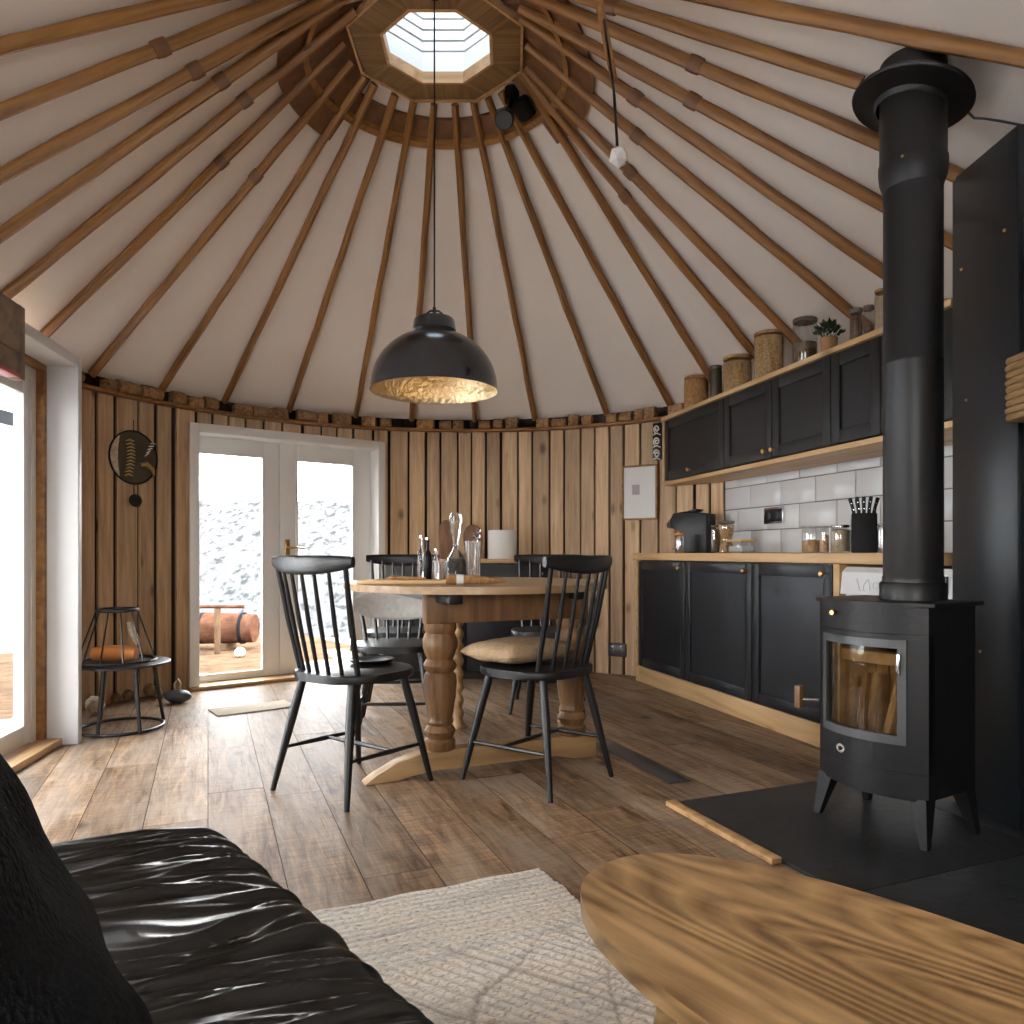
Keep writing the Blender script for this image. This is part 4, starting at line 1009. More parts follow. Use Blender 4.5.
# ------------------------------------------------------------------ spindle-back chairs
def crest_fn(hw_, z0, h, y0, curve, th):
    def fn(u, v):
        s = 2*u-1; x = hw_*s; yb = y0+curve*s*s
        hh = h*(1-0.45*abs(s)**2.6); zc = z0+0.012*s*s
        a = 2*math.pi*v
        return Vector((x, yb+th*math.cos(a)*(1-0.25*abs(s)), zc+hh*0.5*math.copysign(abs(math.sin(a))**0.7, math.sin(a))))
    return fn
def make_chair(lab, loc, rz, crest_z=0.885, crest_mat='black_paint', crest_h=0.072, cat='chair', group='spindle-back chairs at the dining table', pale=None, cfwd=0.0):
    t = thing('dining_chair', lab, cat, loc, rz, group)
    m_ = MB(); out = []
    for i in range(40):
        a = 2*math.pi*i/40; c, s = math.cos(a), math.sin(a)
        x = 0.222*math.copysign(abs(c)**0.75, c)*(1.0+0.04*s); y = 0.208*math.copysign(abs(s)**0.75, s)
        out.append((x, y))
    m_.prism(out, 0.440, 0.472, 0.009)
    for v in m_.bm.verts:
        if v.co.z > 0.455: v.co.z -= 0.010*max(0, 1-((v.co.x/0.17)**2+((v.co.y+0.02)/0.16)**2))
    obj('seat', m_, 'black_paint', t)
    for x, y in ((1, 1), (-1, 1), (1, -1), (-1, -1)):
        m_ = MB(); m_.tube([(x*0.14, y*0.135, 0.441), (x*0.165, y*0.168, 0.29), (x*0.212, y*0.226, 0.0)], [0.0165, 0.0185, 0.0105], 10); obj('leg', m_, 'black_paint', t)
    for x in (1, -1):
        m_ = MB(); m_.tube([(x*0.187, 0.192, 0.155), (x*0.187, 0, 0.160), (x*0.187, -0.192, 0.165)], [0.0065, 0.010, 0.0065], 8); obj('stretcher', m_, 'black_paint', t)
    m_ = MB(); m_.tube([(-0.187, 0.03, 0.16), (0, 0.03, 0.16), (0.187, 0.03, 0.16)], [0.0065, 0.010, 0.0065], 8); obj('stretcher', m_, 'black_paint', t)
    lean = 0.085*(crest_z-0.47)/0.415
    for i in range(7):
        u = -1+2*i/6; x0 = u*0.165; x1 = u*0.195
        yb = -0.178+0.05*u*u; yt = -0.178-lean+0.045*u*u
        m_ = MB(); r0 = 0.0105 if abs(u) > 0.9 else 0.0078
        zt_s = crest_z-max(0, crest_h-0.08)*0.5
        m_.tube([(x0, yb, 0.462), ((x0+x1)/2, (yb+yt)/2-0.004, (0.462+zt_s)/2), (x1, yt, zt_s)], [r0, r0*1.15, r0*0.85], 8); obj('spindle', m_, 'black_paint', t)
    m_ = MB(); m_.grid(crest_fn(0.228, crest_z, crest_h, -0.18-lean+cfwd, 0.055, 0.013), 24, 16)
    bmesh.ops.remove_doubles(m_.bm, verts=m_.bm.verts, dist=1e-5)
    es = [e for e in m_.bm.edges if e.is_boundary]; bmesh.ops.holes_fill(m_.bm, edges=es)
    obj('crest_rail', m_, crest_mat, t, label=pale)
    return t
chA = make_chair('black spindle-back chair at the left of the table, back to the camera', (-0.635, 2.965, 0), rot_to((0.58, 0.815)))
chC = dup(chA, (0.105, 3.062, 0), rot_to((-0.77, 0.64)), 'black spindle-back chair at the right of the table, with a tan cushion on its seat')
chD = dup(chA, (-0.66, 4.44, 0), rot_to((0.12, -1.0)), 'black chair behind the table, in front of the glazed double door')
chF = dup(chA, (0.22, 4.46, 0), rot_to((-0.1, -1.0)), 'black chair behind the table, beside the paper roll, mostly hidden')
plain('pale_crest', (0.46, 0.43, 0.40), 0.6, bump=0.2, bscale=40, vary=0.12)
chE = make_chair('low-backed chair with a pale crest tucked under the left end of the table', (-0.60, 3.80, 0), rot_to((0.06, -1.0)), crest_z=0.645, crest_mat='pale_crest', crest_h=0.15, cfwd=0.04, pale='broad pale crest rail')
# cushion on the right chair
def pillow(sx_, sy_, th_, n=28, puff=0.5, wob=0.008, seed=0.0):
    m_ = MB()
    def fn(sign):
        def f_(u, v):
            x = 2*u-1; y = 2*v-1
            e = max(0.0, (1-x**4)*(1-y**4))**puff
            px_ = x*sx_*(1-0.06*y*y*(1-abs(x)**4)); py_ = y*sy_*(1-0.06*x*x*(1-abs(y)**4))
            nn = noise.noise(Vector((x*2.1+seed, y*2.1, sign*3)))*wob*e
            return Vector((px_, py_, sign*th_*e+nn))
        return f_
    m_.grid(fn(1), n, n); m_.grid(fn(-1), n, n)
    bmesh.ops.remove_doubles(m_.bm, verts=m_.bm.verts, dist=1e-4)
    return m_
o = obj('seat_cushion', pillow(0.20, 0.155, 0.046, seed=2.0), 'cushion_tan', loc=(0.025, 3.117, 0.523), rotz=R(48), sharp=80)
tag(o, 'tan fabric cushion lying on the seat of the right-hand chair', 'cushion')
m_ = MB(); m_.lathe([(0.05, 0), (0.085, 0.006), (0.095, 0.018), (0.088, 0.02), (0.06, 0.009), (0.0004, 0.007)], 28)
tag(obj('black_dish', m_, 'plastic_black', loc=(-0.585, 3.085, 0.4725)), 'flat black dish lying on the seat of the left chair', 'dish')

# ------------------------------------------------------------------ dining table
TCX, TCY = -0.17, 3.54; ZTB = 0.795
S0 = Vector((-0.60, 2.985)); SD = Vector((0.944, 0.42)).normalized(); SR = math.atan2(SD.y, SD.x)
tt = thing('dining_table', 'round wooden pedestal dining table with turned legs under the hanging lamp', 'table', (TCX, TCY, 0), SR)
m_ = MB(); r_t = 0.622
xs_ = [-0.622, -0.39, -0.15, 0.10, 0.36, 0.622]           # five boards
for a, b_ in zip(xs_, xs_[1:]):
    pts = []
    n = 14
    for i in range(n+1):
        y = a+(b_-a)*i/n; pts.append((math.sqrt(max(0, r_t*r_t-y*y)), y))
    for i in range(n+1):
        y = b_-(b_-a)*i/n; pts.append((-math.sqrt(max(0, r_t*r_t-y*y)), y))
    q_ = []
    for p in pts:
        if not q_ or (Vector(p)-Vector(q_[-1])).length > 1e-4: q_.append(p)
    if (Vector(q_[0])-Vector(q_[-1])).length < 1e-4: q_.pop()
    m_.prism([(x, y+(0.0006 if y == a else 0)) for x, y in q_], 0.765, ZTB)
obj('tabletop', m_, 'table_top_wood', tt)
def tl(wx, wy):                                          # world plan point -> table's own frame
    d = Vector((wx-TCX, wy-TCY)); return (d.dot(SD), d.dot(Vector((-SD.y, SD.x))))
lx, ly = tl(-0.303, 3.118); rx, ry = tl(0.272, 3.374)
m_ = MB(); m_.bounds(lx-0.07, rx+0.07, ly-0.03, ly+0.03, 0.635, 0.764, 0.004)
obj('apron', m_, 'table_wood', tt)
m_ = MB(); m_.bounds(lx-0.03, lx+0.03, ly-0.20, ly+0.75, 0.725, 0.764, 0.003).bounds(rx-0.03, rx+0.03, ry-0.1, ry+0.62, 0.725, 0.764, 0.003)
obj('bearer', m_, 'black_paint', tt, label='black bearer under the top')
leg = [(0.058, 0.105), (0.064, 0.115), (0.064, 0.145), (0.05, 0.155), (0.058, 0.17), (0.066, 0.185), (0.058, 0.20), (0.05, 0.21), (0.056, 0.222), (0.05, 0.236), (0.055, 0.26), (0.066, 0.33),
       (0.07, 0.39), (0.066, 0.42), (0.056, 0.432), (0.066, 0.445), (0.07, 0.46), (0.062, 0.475), (0.054, 0.485), (0.06, 0.50), (0.072, 0.53), (0.074, 0.56), (0.066, 0.585), (0.06, 0.595), (0.068, 0.61), (0.068, 0.636)]
for x in (lx, rx):
    m_ = MB(); m_.lathe(leg, 56, (x, ly, 0), lobes=14, lobe=0.018); obj('leg', m_, 'table_wood', tt)
# arched sled foot under the two thick legs
x0, _ = tl(-0.60, 2.985); x1, _ = tl(0.37, 3.418)
prof = [(x0, 0), (x0+0.14, 0.0), (x0+0.19, 0.02), (x0+0.30, 0.028), (x1-0.2, 0.028), (x1-0.12, 0.0), (x1, 0), (x1, 0.098), (x1-0.02, 0.106), (lx+0.10, 0.106), (lx-0.08, 0.104), (x0+0.13, 0.075), (x0+0.05, 0.035), (x0+0.005, 0.008)]
m_ = MB(); m_.prism(prof, -0.036, 0.036, 0.006)
for v in m_.bm.verts: v.co = Vector((v.co.x, ly-v.co.z, v.co.y))
obj('sled_foot', m_, 'sled_wood', tt, label='pale arched sled foot')
# slim barley-twist legs behind
for wx, wy in ((-0.285, 3.93), (0.285, 4.02)):
    ax, ay = tl(wx, wy)
    m_ = MB(); m_.lathe([(0.03, 0.0), (0.034, 0.02), (0.024, 0.05)]+[(0.024, 0.05+0.012*i) for i in range(1, 50)]+[(0.03, 0.66), (0.034, 0.70), (0.03, 0.7645)], 24, (ax, ay, 0), twist=2*math.pi/0.14, lobes=2, lobe=0.28); obj('twist_leg', m_, 'sled_wood', tt, label='slim twisted leg')
# ------------------------------------------------------------------ on the table
def on_table(px, Y): return ((px-512)*Y/F, Y, ZTB+0.0008)
def lath(name, lab, cat, px, Y, wpx, ptop, prof, mat, group=None, lidp=None, n=28, **k):
    p = on_table(px, Y); h = CH+(HZ-ptop)*Y/F-p[2]; r = wpx/2*Y/F
    t_ = thing(name, lab, cat, p, 0, group)
    m_ = MB(); m_.lathe([(a*r, b_*h) for a, b_ in prof], n, **k); obj('body', m_, mat, t_)
    return t_, r, h
t_, r, h = lath('glass_carafe', 'tall waisted cut-glass carafe in the middle of the dining table', 'carafe', 456, 3.72, 25, 512,
     [(0.8, 0), (0.98, 0.02), (1.0, 0.10), (0.92, 0.2), (0.66, 0.32), (0.32, 0.42), (0.2, 0.48), (0.22, 0.55), (0.36, 0.66), (0.48, 0.8), (0.50, 0.9), (0.40, 0.98), (0.0005, 1.0)], 'cut_glass', lobes=9, lobe=0.045, twist=3, n=54)
m_ = MB(); m_.lathe([(r*0.8, 0.01), (r*0.9, 0.03), (r*0.86, h*0.18), (r*0.62, h*0.3), (0.0004, h*0.3+0.002)], 28); obj('contents', m_, 'pale_fibre', t_)
bt = [(0.9, 0), (1, 0.02), (1, 0.55), (0.8, 0.66), (0.36, 0.76), (0.34, 0.93), (0.42, 0.94), (0.42, 1.0), (0.0005, 1.0)]
t_, r, h = lath('oil_bottle', 'small black bottle left of the glass carafe', 'bottle', 427.5, 3.70, 9, 540, bt, 'plastic_black', 'bottles on the dining table')
m_ = MB(); m_.lathe([(r*0.46, h+0.0005), (r*0.46, h+0.012), (0.0004, h+0.013)], 16); obj('stopper', m_, 'chrome', t_)
t_, r, h = lath('glass_bottle', 'slim clear glass bottle, leftmost on the dining table', 'bottle', 421, 3.80, 7, 538, bt, 'cut_glass', 'bottles on the dining table')
m_ = MB(); m_.lathe([(r*0.5, h+0.0005), (r*0.5, h+0.014), (0.0004, h+0.015)], 16); obj('stopper', m_, 'chrome', t_)
t_, r, h = lath('glass_bottle', 'short clear bottle with silver cap between the black bottle and carafe', 'bottle', 436, 3.85, 7, 551, bt, 'cut_glass', 'bottles on the dining table')
m_ = MB(); m_.lathe([(r*0.5, h+0.0005), (r*0.5, h+0.012), (0.0004, h+0.013)], 16); obj('stopper', m_, 'chrome', t_)
lath('glass_tumbler', 'low patterned glass tumbler just left of the carafe', 'glass', 440, 3.60, 11, 561, [(0.75, 0), (0.8, 0.03), (1, 1.0), (0.93, 1.0), (0.74, 0.08), (0.0005, 0.06)], 'cut_glass', lobes=8, lobe=0.05)
t_, r, h = lath('glass_vase', 'straight cut-glass vase right of the carafe', 'vase', 473, 3.66, 15, 541, [(0.85, 0), (0.9, 0.02), (1, 1.0), (0.93, 1.0), (0.82, 0.06), (0.0005, 0.05)], 'cut_glass', lobes=10, lobe=0.06, n=60)
p = t_.location
s_t = thing('crystal_ornament', 'clear knobbly crystal ornament standing in the cut-glass vase', 'ornament', (p.x, p.y, p.z+0.012))
m_ = MB(); m_.tube([(0, 0, 0), (0.006, 0, 0.10), (0.012, 0, 0.17)], [0.008, 0.007, 0.006], 8); obj('stem', m_, 'cut_glass', s_t)
m_ = MB()
for i, (x, z, rr) in enumerate(((0.012, 0.18, 0.016), (0.022, 0.205, 0.017), (0.008, 0.215, 0.013), (0.026, 0.232, 0.014))): m_.sphere((x, 0.004*i-0.006, z), rr, sub=1)
obj('crystal_head', m_, 'cut_glass', s_t, sharp=5)
# board and wooden server lying near the front edge
p0 = P(372, 583, 3.2); p1 = P(446, 583, 3.2)
m_ = MB(); L_ = 0.36
m_.prism([(-L_/2, -0.05), (L_/2-0.03, -0.06), (L_/2, -0.03), (L_/2, 0.04), (L_/2-0.03, 0.062), (-L_/2, 0.05), (-L_/2-0.05, 0.018), (-L_/2-0.05, -0.015)], 0, 0.018, 0.004)
tag(obj('serving_board', m_, 'worktop_wood', loc=(-0.44, 3.22, ZTB+0.0008), rotz=R(6)), 'pale wooden serving board lying flat on the left half of the table', 'board')
sv = thing('wooden_server', 'brown horn-shaped wooden server lying at the near edge of the table', 'server', (-0.15, 3.13, ZTB+0.001), R(5))
m_ = MB(); m_.tube([(-0.13, 0, 0.021), (-0.09, 0, 0.022), (0.0, 0, 0.02), (0.07, 0.005, 0.017), (0.13, 0.012, 0.012)], [0.020, 0.021, 0.019, 0.014, 0.003], 12); obj('blade', m_, 'jar_cork', sv)
m_ = MB(); m_.tube([(-0.085, 0, 0.0222), (-0.055, 0, 0.0217)], [0.0222, 0.0217], 14); obj('band', m_, 'paper', sv, label='pale band around it')
sv2 = thing('wooden_spoon', 'short brown wooden spoon lying on the pale serving board', 'spoon', (-0.46, 3.20, ZTB+0.0195), R(-8))
m_ = MB(); m_.tube([(-0.04, 0, 0.009), (0.0, 0, 0.008), (0.09, 0, 0.006)], [0.009, 0.007, 0.005], 8); m_.sphere((-0.055, 0, 0.009), 0.022, (1.2, 0.8, 0.4), 2); obj('body', m_, 'jar_cork', sv2)

# ------------------------------------------------------------------ pendant lamp over the table
LX, LY = -0.343, 3.27; ZR = 1.648
lp = thing('pendant_lamp', 'large black dome pendant lamp with gold lining hanging over the table', 'lamp', (LX, LY, 0))
RR = 0.279
pr_ = []
for i in range(15):
    a = R(90*i/14); pr_.append((RR*math.cos(a)**0.92 if i < 14 else 0.0, 0.255*math.sin(a)))
pr_ = [(max(r_, 0.092), z) for r_, z in pr_ if r_ > 0.085]
dome = [(RR+0.003, ZR-0.004), (RR, ZR+0.004)]+[(r_, ZR+0.006+z) for r_, z in pr_[1:]]
zt_ = dome[-1][1]
m_ = MB(); m_.shell(dome+[(0.092, zt_+0.012)], 64)
sh = obj('lamp_shade', m_, 'lamp_black', lp, label='black dome shade'); 
m_ = MB(); m_.shell([(RR+0.001, ZR-0.0045)]+[(r_-0.006, z) for r_, z in dome[1:]]+[(0.0005, zt_-0.002)], 64); obj('lining', m_, 'gold_leaf', sh, label='hammered gold lining')
m_ = MB(); m_.lathe([(0.092, zt_+0.0125), (0.096, zt_+0.016), (0.090, zt_+0.062), (0.082, zt_+0.07), (0.03, zt_+0.074), (0.0005, zt_+0.075)], 40); obj('neck', m_, 'lamp_black', lp)
zn = zt_+0.075
m_ = MB(); m_.tube([(-0.032+0.012*(1-math.cos(a))-0.0, 0, 0) for a in (0,)]+[(0, 0, 0)], 0.001, 4) if False else None
m_.tube([(-0.036, 0, zn-0.004), (-0.034, 0, zn+0.018), (-0.018, 0, zn+0.03), (0.018, 0, zn+0.03), (0.034, 0, zn+0.018), (0.036, 0, zn-0.004)], 0.005, 8)
m_.tube([(0.0, -0.0, zn-0.002), (0, 0, zn+0.045)], 0.008, 10)
obj('hook', m_, 'lamp_black', lp)
ztop = 3.414
m_ = MB(); m_.tube([(0, 0, zn+0.04), (0, 0, 2.6), (0, 0, ztop-0.02)], 0.0036, 8); obj('cord', m_, 'plastic_black', lp)
m_ = MB(); m_.lathe([(0.022, ztop-0.03), (0.024, ztop-0.026), (0.024, ztop-0.0005)], 20); obj('ceiling_rose', m_, 'plastic_black', lp)
m_ = MB(); m_.sphere((0, 0, ZR+0.13), 0.032, (1, 1, 1.25), 3); m_.cyl((0, 0, ZR+0.16), (0, 0, zt_-0.004), 0.018, n=14); obj('bulb', m_, 'lamp_glow', lp)

# twin black spotlights near the crown
s3 = thing('twin_spotlight', 'black twin spotlight fixed beside the roof crown', 'spotlight', (0, 0, 0))
b0 = P(512, 108, 3.98); 
zc_ = ceil_z(b0.x, b0.y)
m_ = MB(); m_.cyl((b0.x, b0.y, zc_-0.004), (b0.x, b0.y, zc_-0.075), 0.04, n=24); obj('mount_plate', m_, 'plastic_black', s3)
for (px, py, Y, d) in ((505, 118, 3.86, Vector((-0.1, -0.75, -0.65))), (524, 108, 3.95, Vector((0.45, 0.5, -0.5)))):
    c_ = P(px, py, Y); d.normalize(); m_ = MB()
    m_.tube([c_-d*0.05, c_-d*0.045, c_+d*0.045, c_+d*0.05], [0.036, 0.045, 0.05, 0.046], 24); hd_ = obj('spot_head', m_, 'plastic_black', s3)
    m_ = MB(); m_.tube([c_+d*0.0505, c_+d*0.052], [0.042, 0.042], 24); obj('lens', m_, 'plastic_grey', hd_)
    m_ = MB(); m_.tube([c_-d*0.04, (c_+b0)/2+Vector((0, 0, 0.02)), Vector((b0.x, b0.y, zc_-0.07))], 0.012, 10); obj('bracket', m_, 'plastic_black', s3)
# white bulb on a cord and batten
hb = thing('hanging_bulb', 'white faceted bulb hanging on a dark cord from a wooden batten, right of the crown', 'light', (0, 0, 0))
a0 = P(596, -14, 2.62); a1 = P(614, 80, 2.60)
a0.z = min(a0.z, ceil_z(a0.x, a0.y)-0.03)
m_ = MB(); m_.tube([a0+Vector((0, 0, 0.02)), a0, (a0+a1)/2, a1], [0.014, 0.015, 0.0145, 0.013], 8); obj('batten', m_, 'rafter_wood', hb)
c0 = P(604, 20, 2.58); c1 = P(614, 92, 2.58); c2 = P(617.5, 150, 2.58)
m_ = MB(); m_.tube([c0, c1, c2], 0.005, 8); obj('cord', m_, 'plastic_black', hb)
c3 = P(618.5, 157, 2.58)
m_ = MB(); m_.sphere(c3, 0.036, (1, 1, 1.12), 1); obj('bulb', m_, 'bulb_white', hb, sharp=5, label='white faceted bulb')

# ------------------------------------------------------------------ sideboard against the round wall
sb = thing('sideboard', 'low dark sideboard with wood top against the boarded wall behind the table', 'sideboard', (-0.93, 5.45, 0))
m_ = MB(); m_.bounds(0, 1.20, 0.0, 0.36, 0.06, 0.853, 0.003); obj('body', m_, 'cabinet_black', sb)
m_ = MB(); m_.bounds(-0.012, 1.225, -0.02, 0.375, 0.855, 0.885, 0.003); obj('top', m_, 'worktop_wood', sb)
m_ = MB(); m_.bounds(0.03, 1.17, 0.02, 0.34, 0, 0.058); obj('plinth', m_, 'gap_dark', sb)
for a, b_ in ((0.005, 0.585), (0.600, 1.195)):
    m_ = MB(); m_.bounds(a, b_, -0.018, -0.001, 0.065, 0.845, 0.003); d_ = obj('door', m_, 'cabinet_black', sb); knob(d_, b_-0.05, -0.018, 0.78)
ZS = 0.886
p = P(502.5, 545, 5.62); m_ = MB(); r = 0.109; m_.lathe([(r*0.98, 0), (r, 0.004), (r, 0.212), (r*0.98, 0.216), (0.024, 0.216), (0.022, 0.17), (0.0004, 0.17)], 40)
tag(obj('paper_roll', m_, 'paper', loc=(p.x, p.y, ZS)), 'white paper towel roll standing on the sideboard behind the table', 'paper roll')
p = P(446, 545, 5.62); m_ = MB()
m_.prism([(0.055*math.cos(R(10*i))*1.0, 0.205+0.09*math.sin(R(10*i))) for i in range(19)]+[(-0.045, 0.0), (0.045, 0.0)], -0.01, 0.01, 0.003)
for v in m_.bm.verts: v.co = Vector((v.co.x, v.co.z, v.co.y))
tag(obj('chopping_board', m_, 'hoop_wood', loc=(p.x, p.y, ZS)), 'dark round-topped wooden chopping board standing upright behind the carafe', 'chopping board')
m_ = MB(); m_.prism([(0.075*math.cos(R(10*i)), 0.17+0.09*math.sin(R(10*i))) for i in range(19)]+[(-0.06, 0.0), (0.06, 0.0)], -0.01, 0.01, 0.003)
for v in m_.bm.verts: v.co = Vector((v.co.x, v.co.z, v.co.y))
p = P(473, 545, 5.66)
tag(obj('chopping_board', m_, 'hoop_wood', loc=(p.x, p.y, ZS)), 'dark wooden board standing on the sideboard just left of the paper roll', 'chopping board')

# ------------------------------------------------------------------ on the round wall
def wall_hit(px, r=RW):
    k = (px-512)/F                                      # X = k Y on the circle, far side
    A_ = k*k+1; B_ = -2*(k*CC.x+CC.y); C_ = CC.x**2+CC.y**2-r*r
    Y = (-B_+math.sqrt(B_*B_-4*A_*C_))/(2*A_); return Vector((k*Y, Y))
def on_wall(px, r=RW-0.012):
    p_ = wall_hit(px, r); a_ = math.atan2(p_.y-CC.y, p_.x-CC.x); return p_, a_-math.pi/2
p, a = on_wall(639.5, RW-0.034); z0 = CH+(HZ-520)*p.y/F; z1 = CH+(HZ-465)*p.y/F; wd = 0.145
t = thing('wall_picture', 'white print with a small grey square in a thin wood frame on the boarded wall', 'picture', (p.x, p.y, 0), a)
m_ = MB()
for q_ in ((-wd, -wd+0.014, z0, z1), (wd-0.014, wd, z0, z1), (-wd+0.014, wd-0.014, z0, z0+0.014), (-wd+0.014, wd-0.014, z1-0.014, z1)): m_.bounds(q_[0], q_[1], -0.01, 0.012, q_[2], q_[3], 0.002)
obj('frame', m_, 'rafter_wood', t)
m_ = MB(); m_.bounds(-wd+0.014, wd-0.014, 0.0, 0.006, z0+0.014, z1-0.014); pp_ = obj('print', m_, 'paper', t)
m_ = MB(); m_.bounds(-0.06, 0.0, -0.0012, -0.0002, z0+0.19, z0+0.265); obj('printed_square', m_, 'print_grey', pp_, label='small grey printed square')
p, a = on_wall(657, RW-0.03); z0 = CH+(HZ-460)*p.y/F; z1 = CH+(HZ-423)*p.y/F
t = thing('carved_ornament', 'narrow pale scroll-carved ornament on the wall above the picture, beside the cabinets', 'ornament', (p.x, p.y, 0), a)
m_ = MB(); m_.bounds(-0.036, 0.036, 0.0, 0.012, z0, z1, 0.003); obj('backing', m_, 'plastic_black', t)
m_ = MB(); n = 3
for k in range(n):
    zc = z0+(k+0.5)*(z1-z0)/n
    m_.tube([((0.006+0.0012*i)*math.cos(i*0.55+k), -0.006, zc+(0.006+0.0016*i)*math.sin(i*0.55+k)) for i in range(18)], 0.0055, 6)
    m_.tube([(-0.03, -0.004, zc-0.04), (0.0, -0.006, zc-0.03), (0.03, -0.004, zc-0.045)], 0.005, 6)
obj('scrolls', m_, 'paper', t)
p, a = on_wall(617.5, RW-0.012); zc = CH+(HZ-650)*p.y/F
t = thing('wall_socket', 'dark grey double socket low on the boarded wall right of the table', 'socket', (p.x, p.y, zc), a)
m_ = MB(); m_.bounds(-0.072, 0.072, -0.012, 0.006, -0.05, 0.05, 0.003); obj('plate', m_, 'plastic_grey', t)
m_ = MB()
for x in (-0.033, 0.033): m_.tube([(x+0.012*math.cos(R(40*i)), -0.0125, 0.012*math.sin(R(40*i))-0.008) for i in range(9)], 0.002, 5, closed=True); m_.bounds(x-0.006, x+0.006, -0.0145, -0.0125, 0.02, 0.035)
obj('contacts', m_, 'chrome', t)
# round wall hanging
p, a = on_wall(133.5, RW-0.016); zc = CH+(HZ-457.5)*p.y/F; rd = 0.168
t = thing('wall_hanging', 'round dark metal wall hanging with gold reliefs left of the double door', 'wall art', (p.x, p.y, zc), a)
m_ = MB(); m_.tube([(0, 0.008, 0), (0, -0.004, 0)], [rd, rd], 48); obj('disc', m_, 'tin_dark', t)
m_ = MB(); m_.tube([(rd*math.cos(R(9*i)), -0.004, rd*math.sin(R(9*i))) for i in range(40)], 0.005, 6, closed=True); obj('rim', m_, 'plastic_black', t)
m_ = MB()
pts = [(rd*0.97*math.cos(R(x)), rd*0.97*math.sin(R(x))) for x in range(128, 233, 8)]
inn = [(-rd*0.60-0.012*math.sin(math.pi*i/12), rd*0.75-rd*1.5*i/12) for i in range(13)]
m_.prism(pts+inn[::-1], 0.0045, 0.008)
for v in m_.bm.verts: v.co = Vector((v.co.x, -v.co.z, v.co.y))
obj('pale_crescent', m_, 'pale_fibre', t, label='pale crescent at the left')
m_ = MB()
for i in range(11):
    z = rd*0.62-rd*1.3*i/10; c_ = -rd*0.18+0.01*math.sin(i*0.4)
    m_.tube([(c_-0.03, -0.006, z-0.006), (c_, -0.009, z+0.005), (c_+0.028, -0.006, z-0.003)], [0.004, 0.0065, 0.004], 6)
obj('gold_rows', m_, 'tin_gold', t)
m_ = MB()
for i in range(5): m_.tube([(rd*0.45+0.01*i, -0.008, rd*0.22+0.022*i-0.02), (rd*0.62+0.012*i, -0.01, rd*0.25+0.016*i)], 0.004, 6)
obj('striped_relief', m_, 'paper', t)
m_ = MB()
m_.tube([(rd*0.25, -0.008, -rd*0.25), (rd*0.5, -0.013, -rd*0.2), (rd*0.8, -0.008, -rd*0.4), (rd*0.85, -0.008, -rd*0.62)], [0.012, 0.018, 0.014, 0.006], 8); obj('bird_relief', m_, 'tin_gold', t)
m_ = MB(); m_.tube([(0, -0.004, -rd), (0.0, -0.004, -rd-0.065)], 0.003, 6); m_.tube([(0, -0.004, rd), (0.0, 0.0, rd+0.07)], 0.003, 6); obj('wire', m_, 'plastic_black', t)
m_ = MB(); m_.sphere((0.005, -0.012, -rd-0.105), 0.045, (1, 0.45, 0.92), 3); obj('hanging_bell', m_, 'plastic_black', t)

# ------------------------------------------------------------------ stool with a wire lantern cage at the left
SX, SY = -2.07, 3.92
st = thing('black_stool', 'round black metal stool by the wall left of the double door', 'stool', (SX, SY, 0))
m_ = MB(); m_.lathe([(0.20, 0.335), (0.238, 0.342), (0.24, 0.352), (0.23, 0.357), (0.0005, 0.355)], 40); obj('seat', m_, 'black_paint', st)
for dx_, dy_ in ((-0.03, -0.17), (0.17, -0.14), (0.13, 0.20), (-0.20, 0.16)):
    m_ = MB(); m_.tube([(dx_*0.75, dy_*0.75, 0.337), (dx_, dy_, 0.004)], [0.011, 0.010], 8); obj('leg', m_, 'black_paint', st)
m_ = MB()
def foot_ring(sign=1): return [(0.205*math.cos(R(x)), 0.205*math.sin(R(x)), 0.011) for x in range(0, 360, 9)]
m_.tube(foot_ring(), 0.0085, 8, closed=True); obj('foot_ring', m_, 'black_paint', st)
cg = thing('wire_cage', 'conical black wire lantern cage standing on the stool', 'cage', (SX-0.015, SY-0.01, 0.358))
m_ = MB(); m_.tube([(0.185*math.cos(R(9*i)), 0.185*math.sin(R(9*i)), 0.006) for i in range(40)], 0.006, 6, closed=True); obj('base_ring', m_, 'black_paint', cg)
m_ = MB(); m_.lathe([(0.098, 0.262), (0.104, 0.266), (0.104, 0.278), (0.098, 0.282), (0.085, 0.282), (0.085, 0.262)], 36); obj('top_ring', m_, 'black_paint', cg)
for i in range(11):
    a = 2*math.pi*i/11+0.2; m_ = MB(); m_.tube([(0.185*math.cos(a), 0.185*math.sin(a), 0.006), (0.172*math.cos(a), 0.172*math.sin(a), 0.05), (0.098*math.cos(a), 0.098*math.sin(a), 0.268)], 0.0045, 6); obj('wire', m_, 'black_paint', cg)
m_ = MB(); m_.tube([(-0.10, 0, 0.045), (-0.03, -0.01, 0.05), (0.05, 0.01, 0.046), (0.11, 0.0, 0.045)], [0.035, 0.043, 0.042, 0.03], 14)
tag(obj('orange_bundle', m_, 'orange_paint', loc=(SX-0.01, SY-0.05, 0.358), rotz=0.15), 'orange roll lying inside the wire cage on the stool', 'roll')
m_ = MB(); m_.tube([(0.05, 0, 0.09), (0.02, 0.0, 0.15), (0.0, 0.0, 0.20)], [0.022, 0.03, 0.016], 10, flat=0.6)
for v in m_.bm.verts: v.co.z += 0.004*math.sin(v.co.z*260)
tag(obj('straw_bundle', m_, 'pale_fibre', loc=(SX+0.03, SY+0.02, 0.3585+0.0)), 'pale ribbed bundle leaning inside the wire cage', 'bundle')
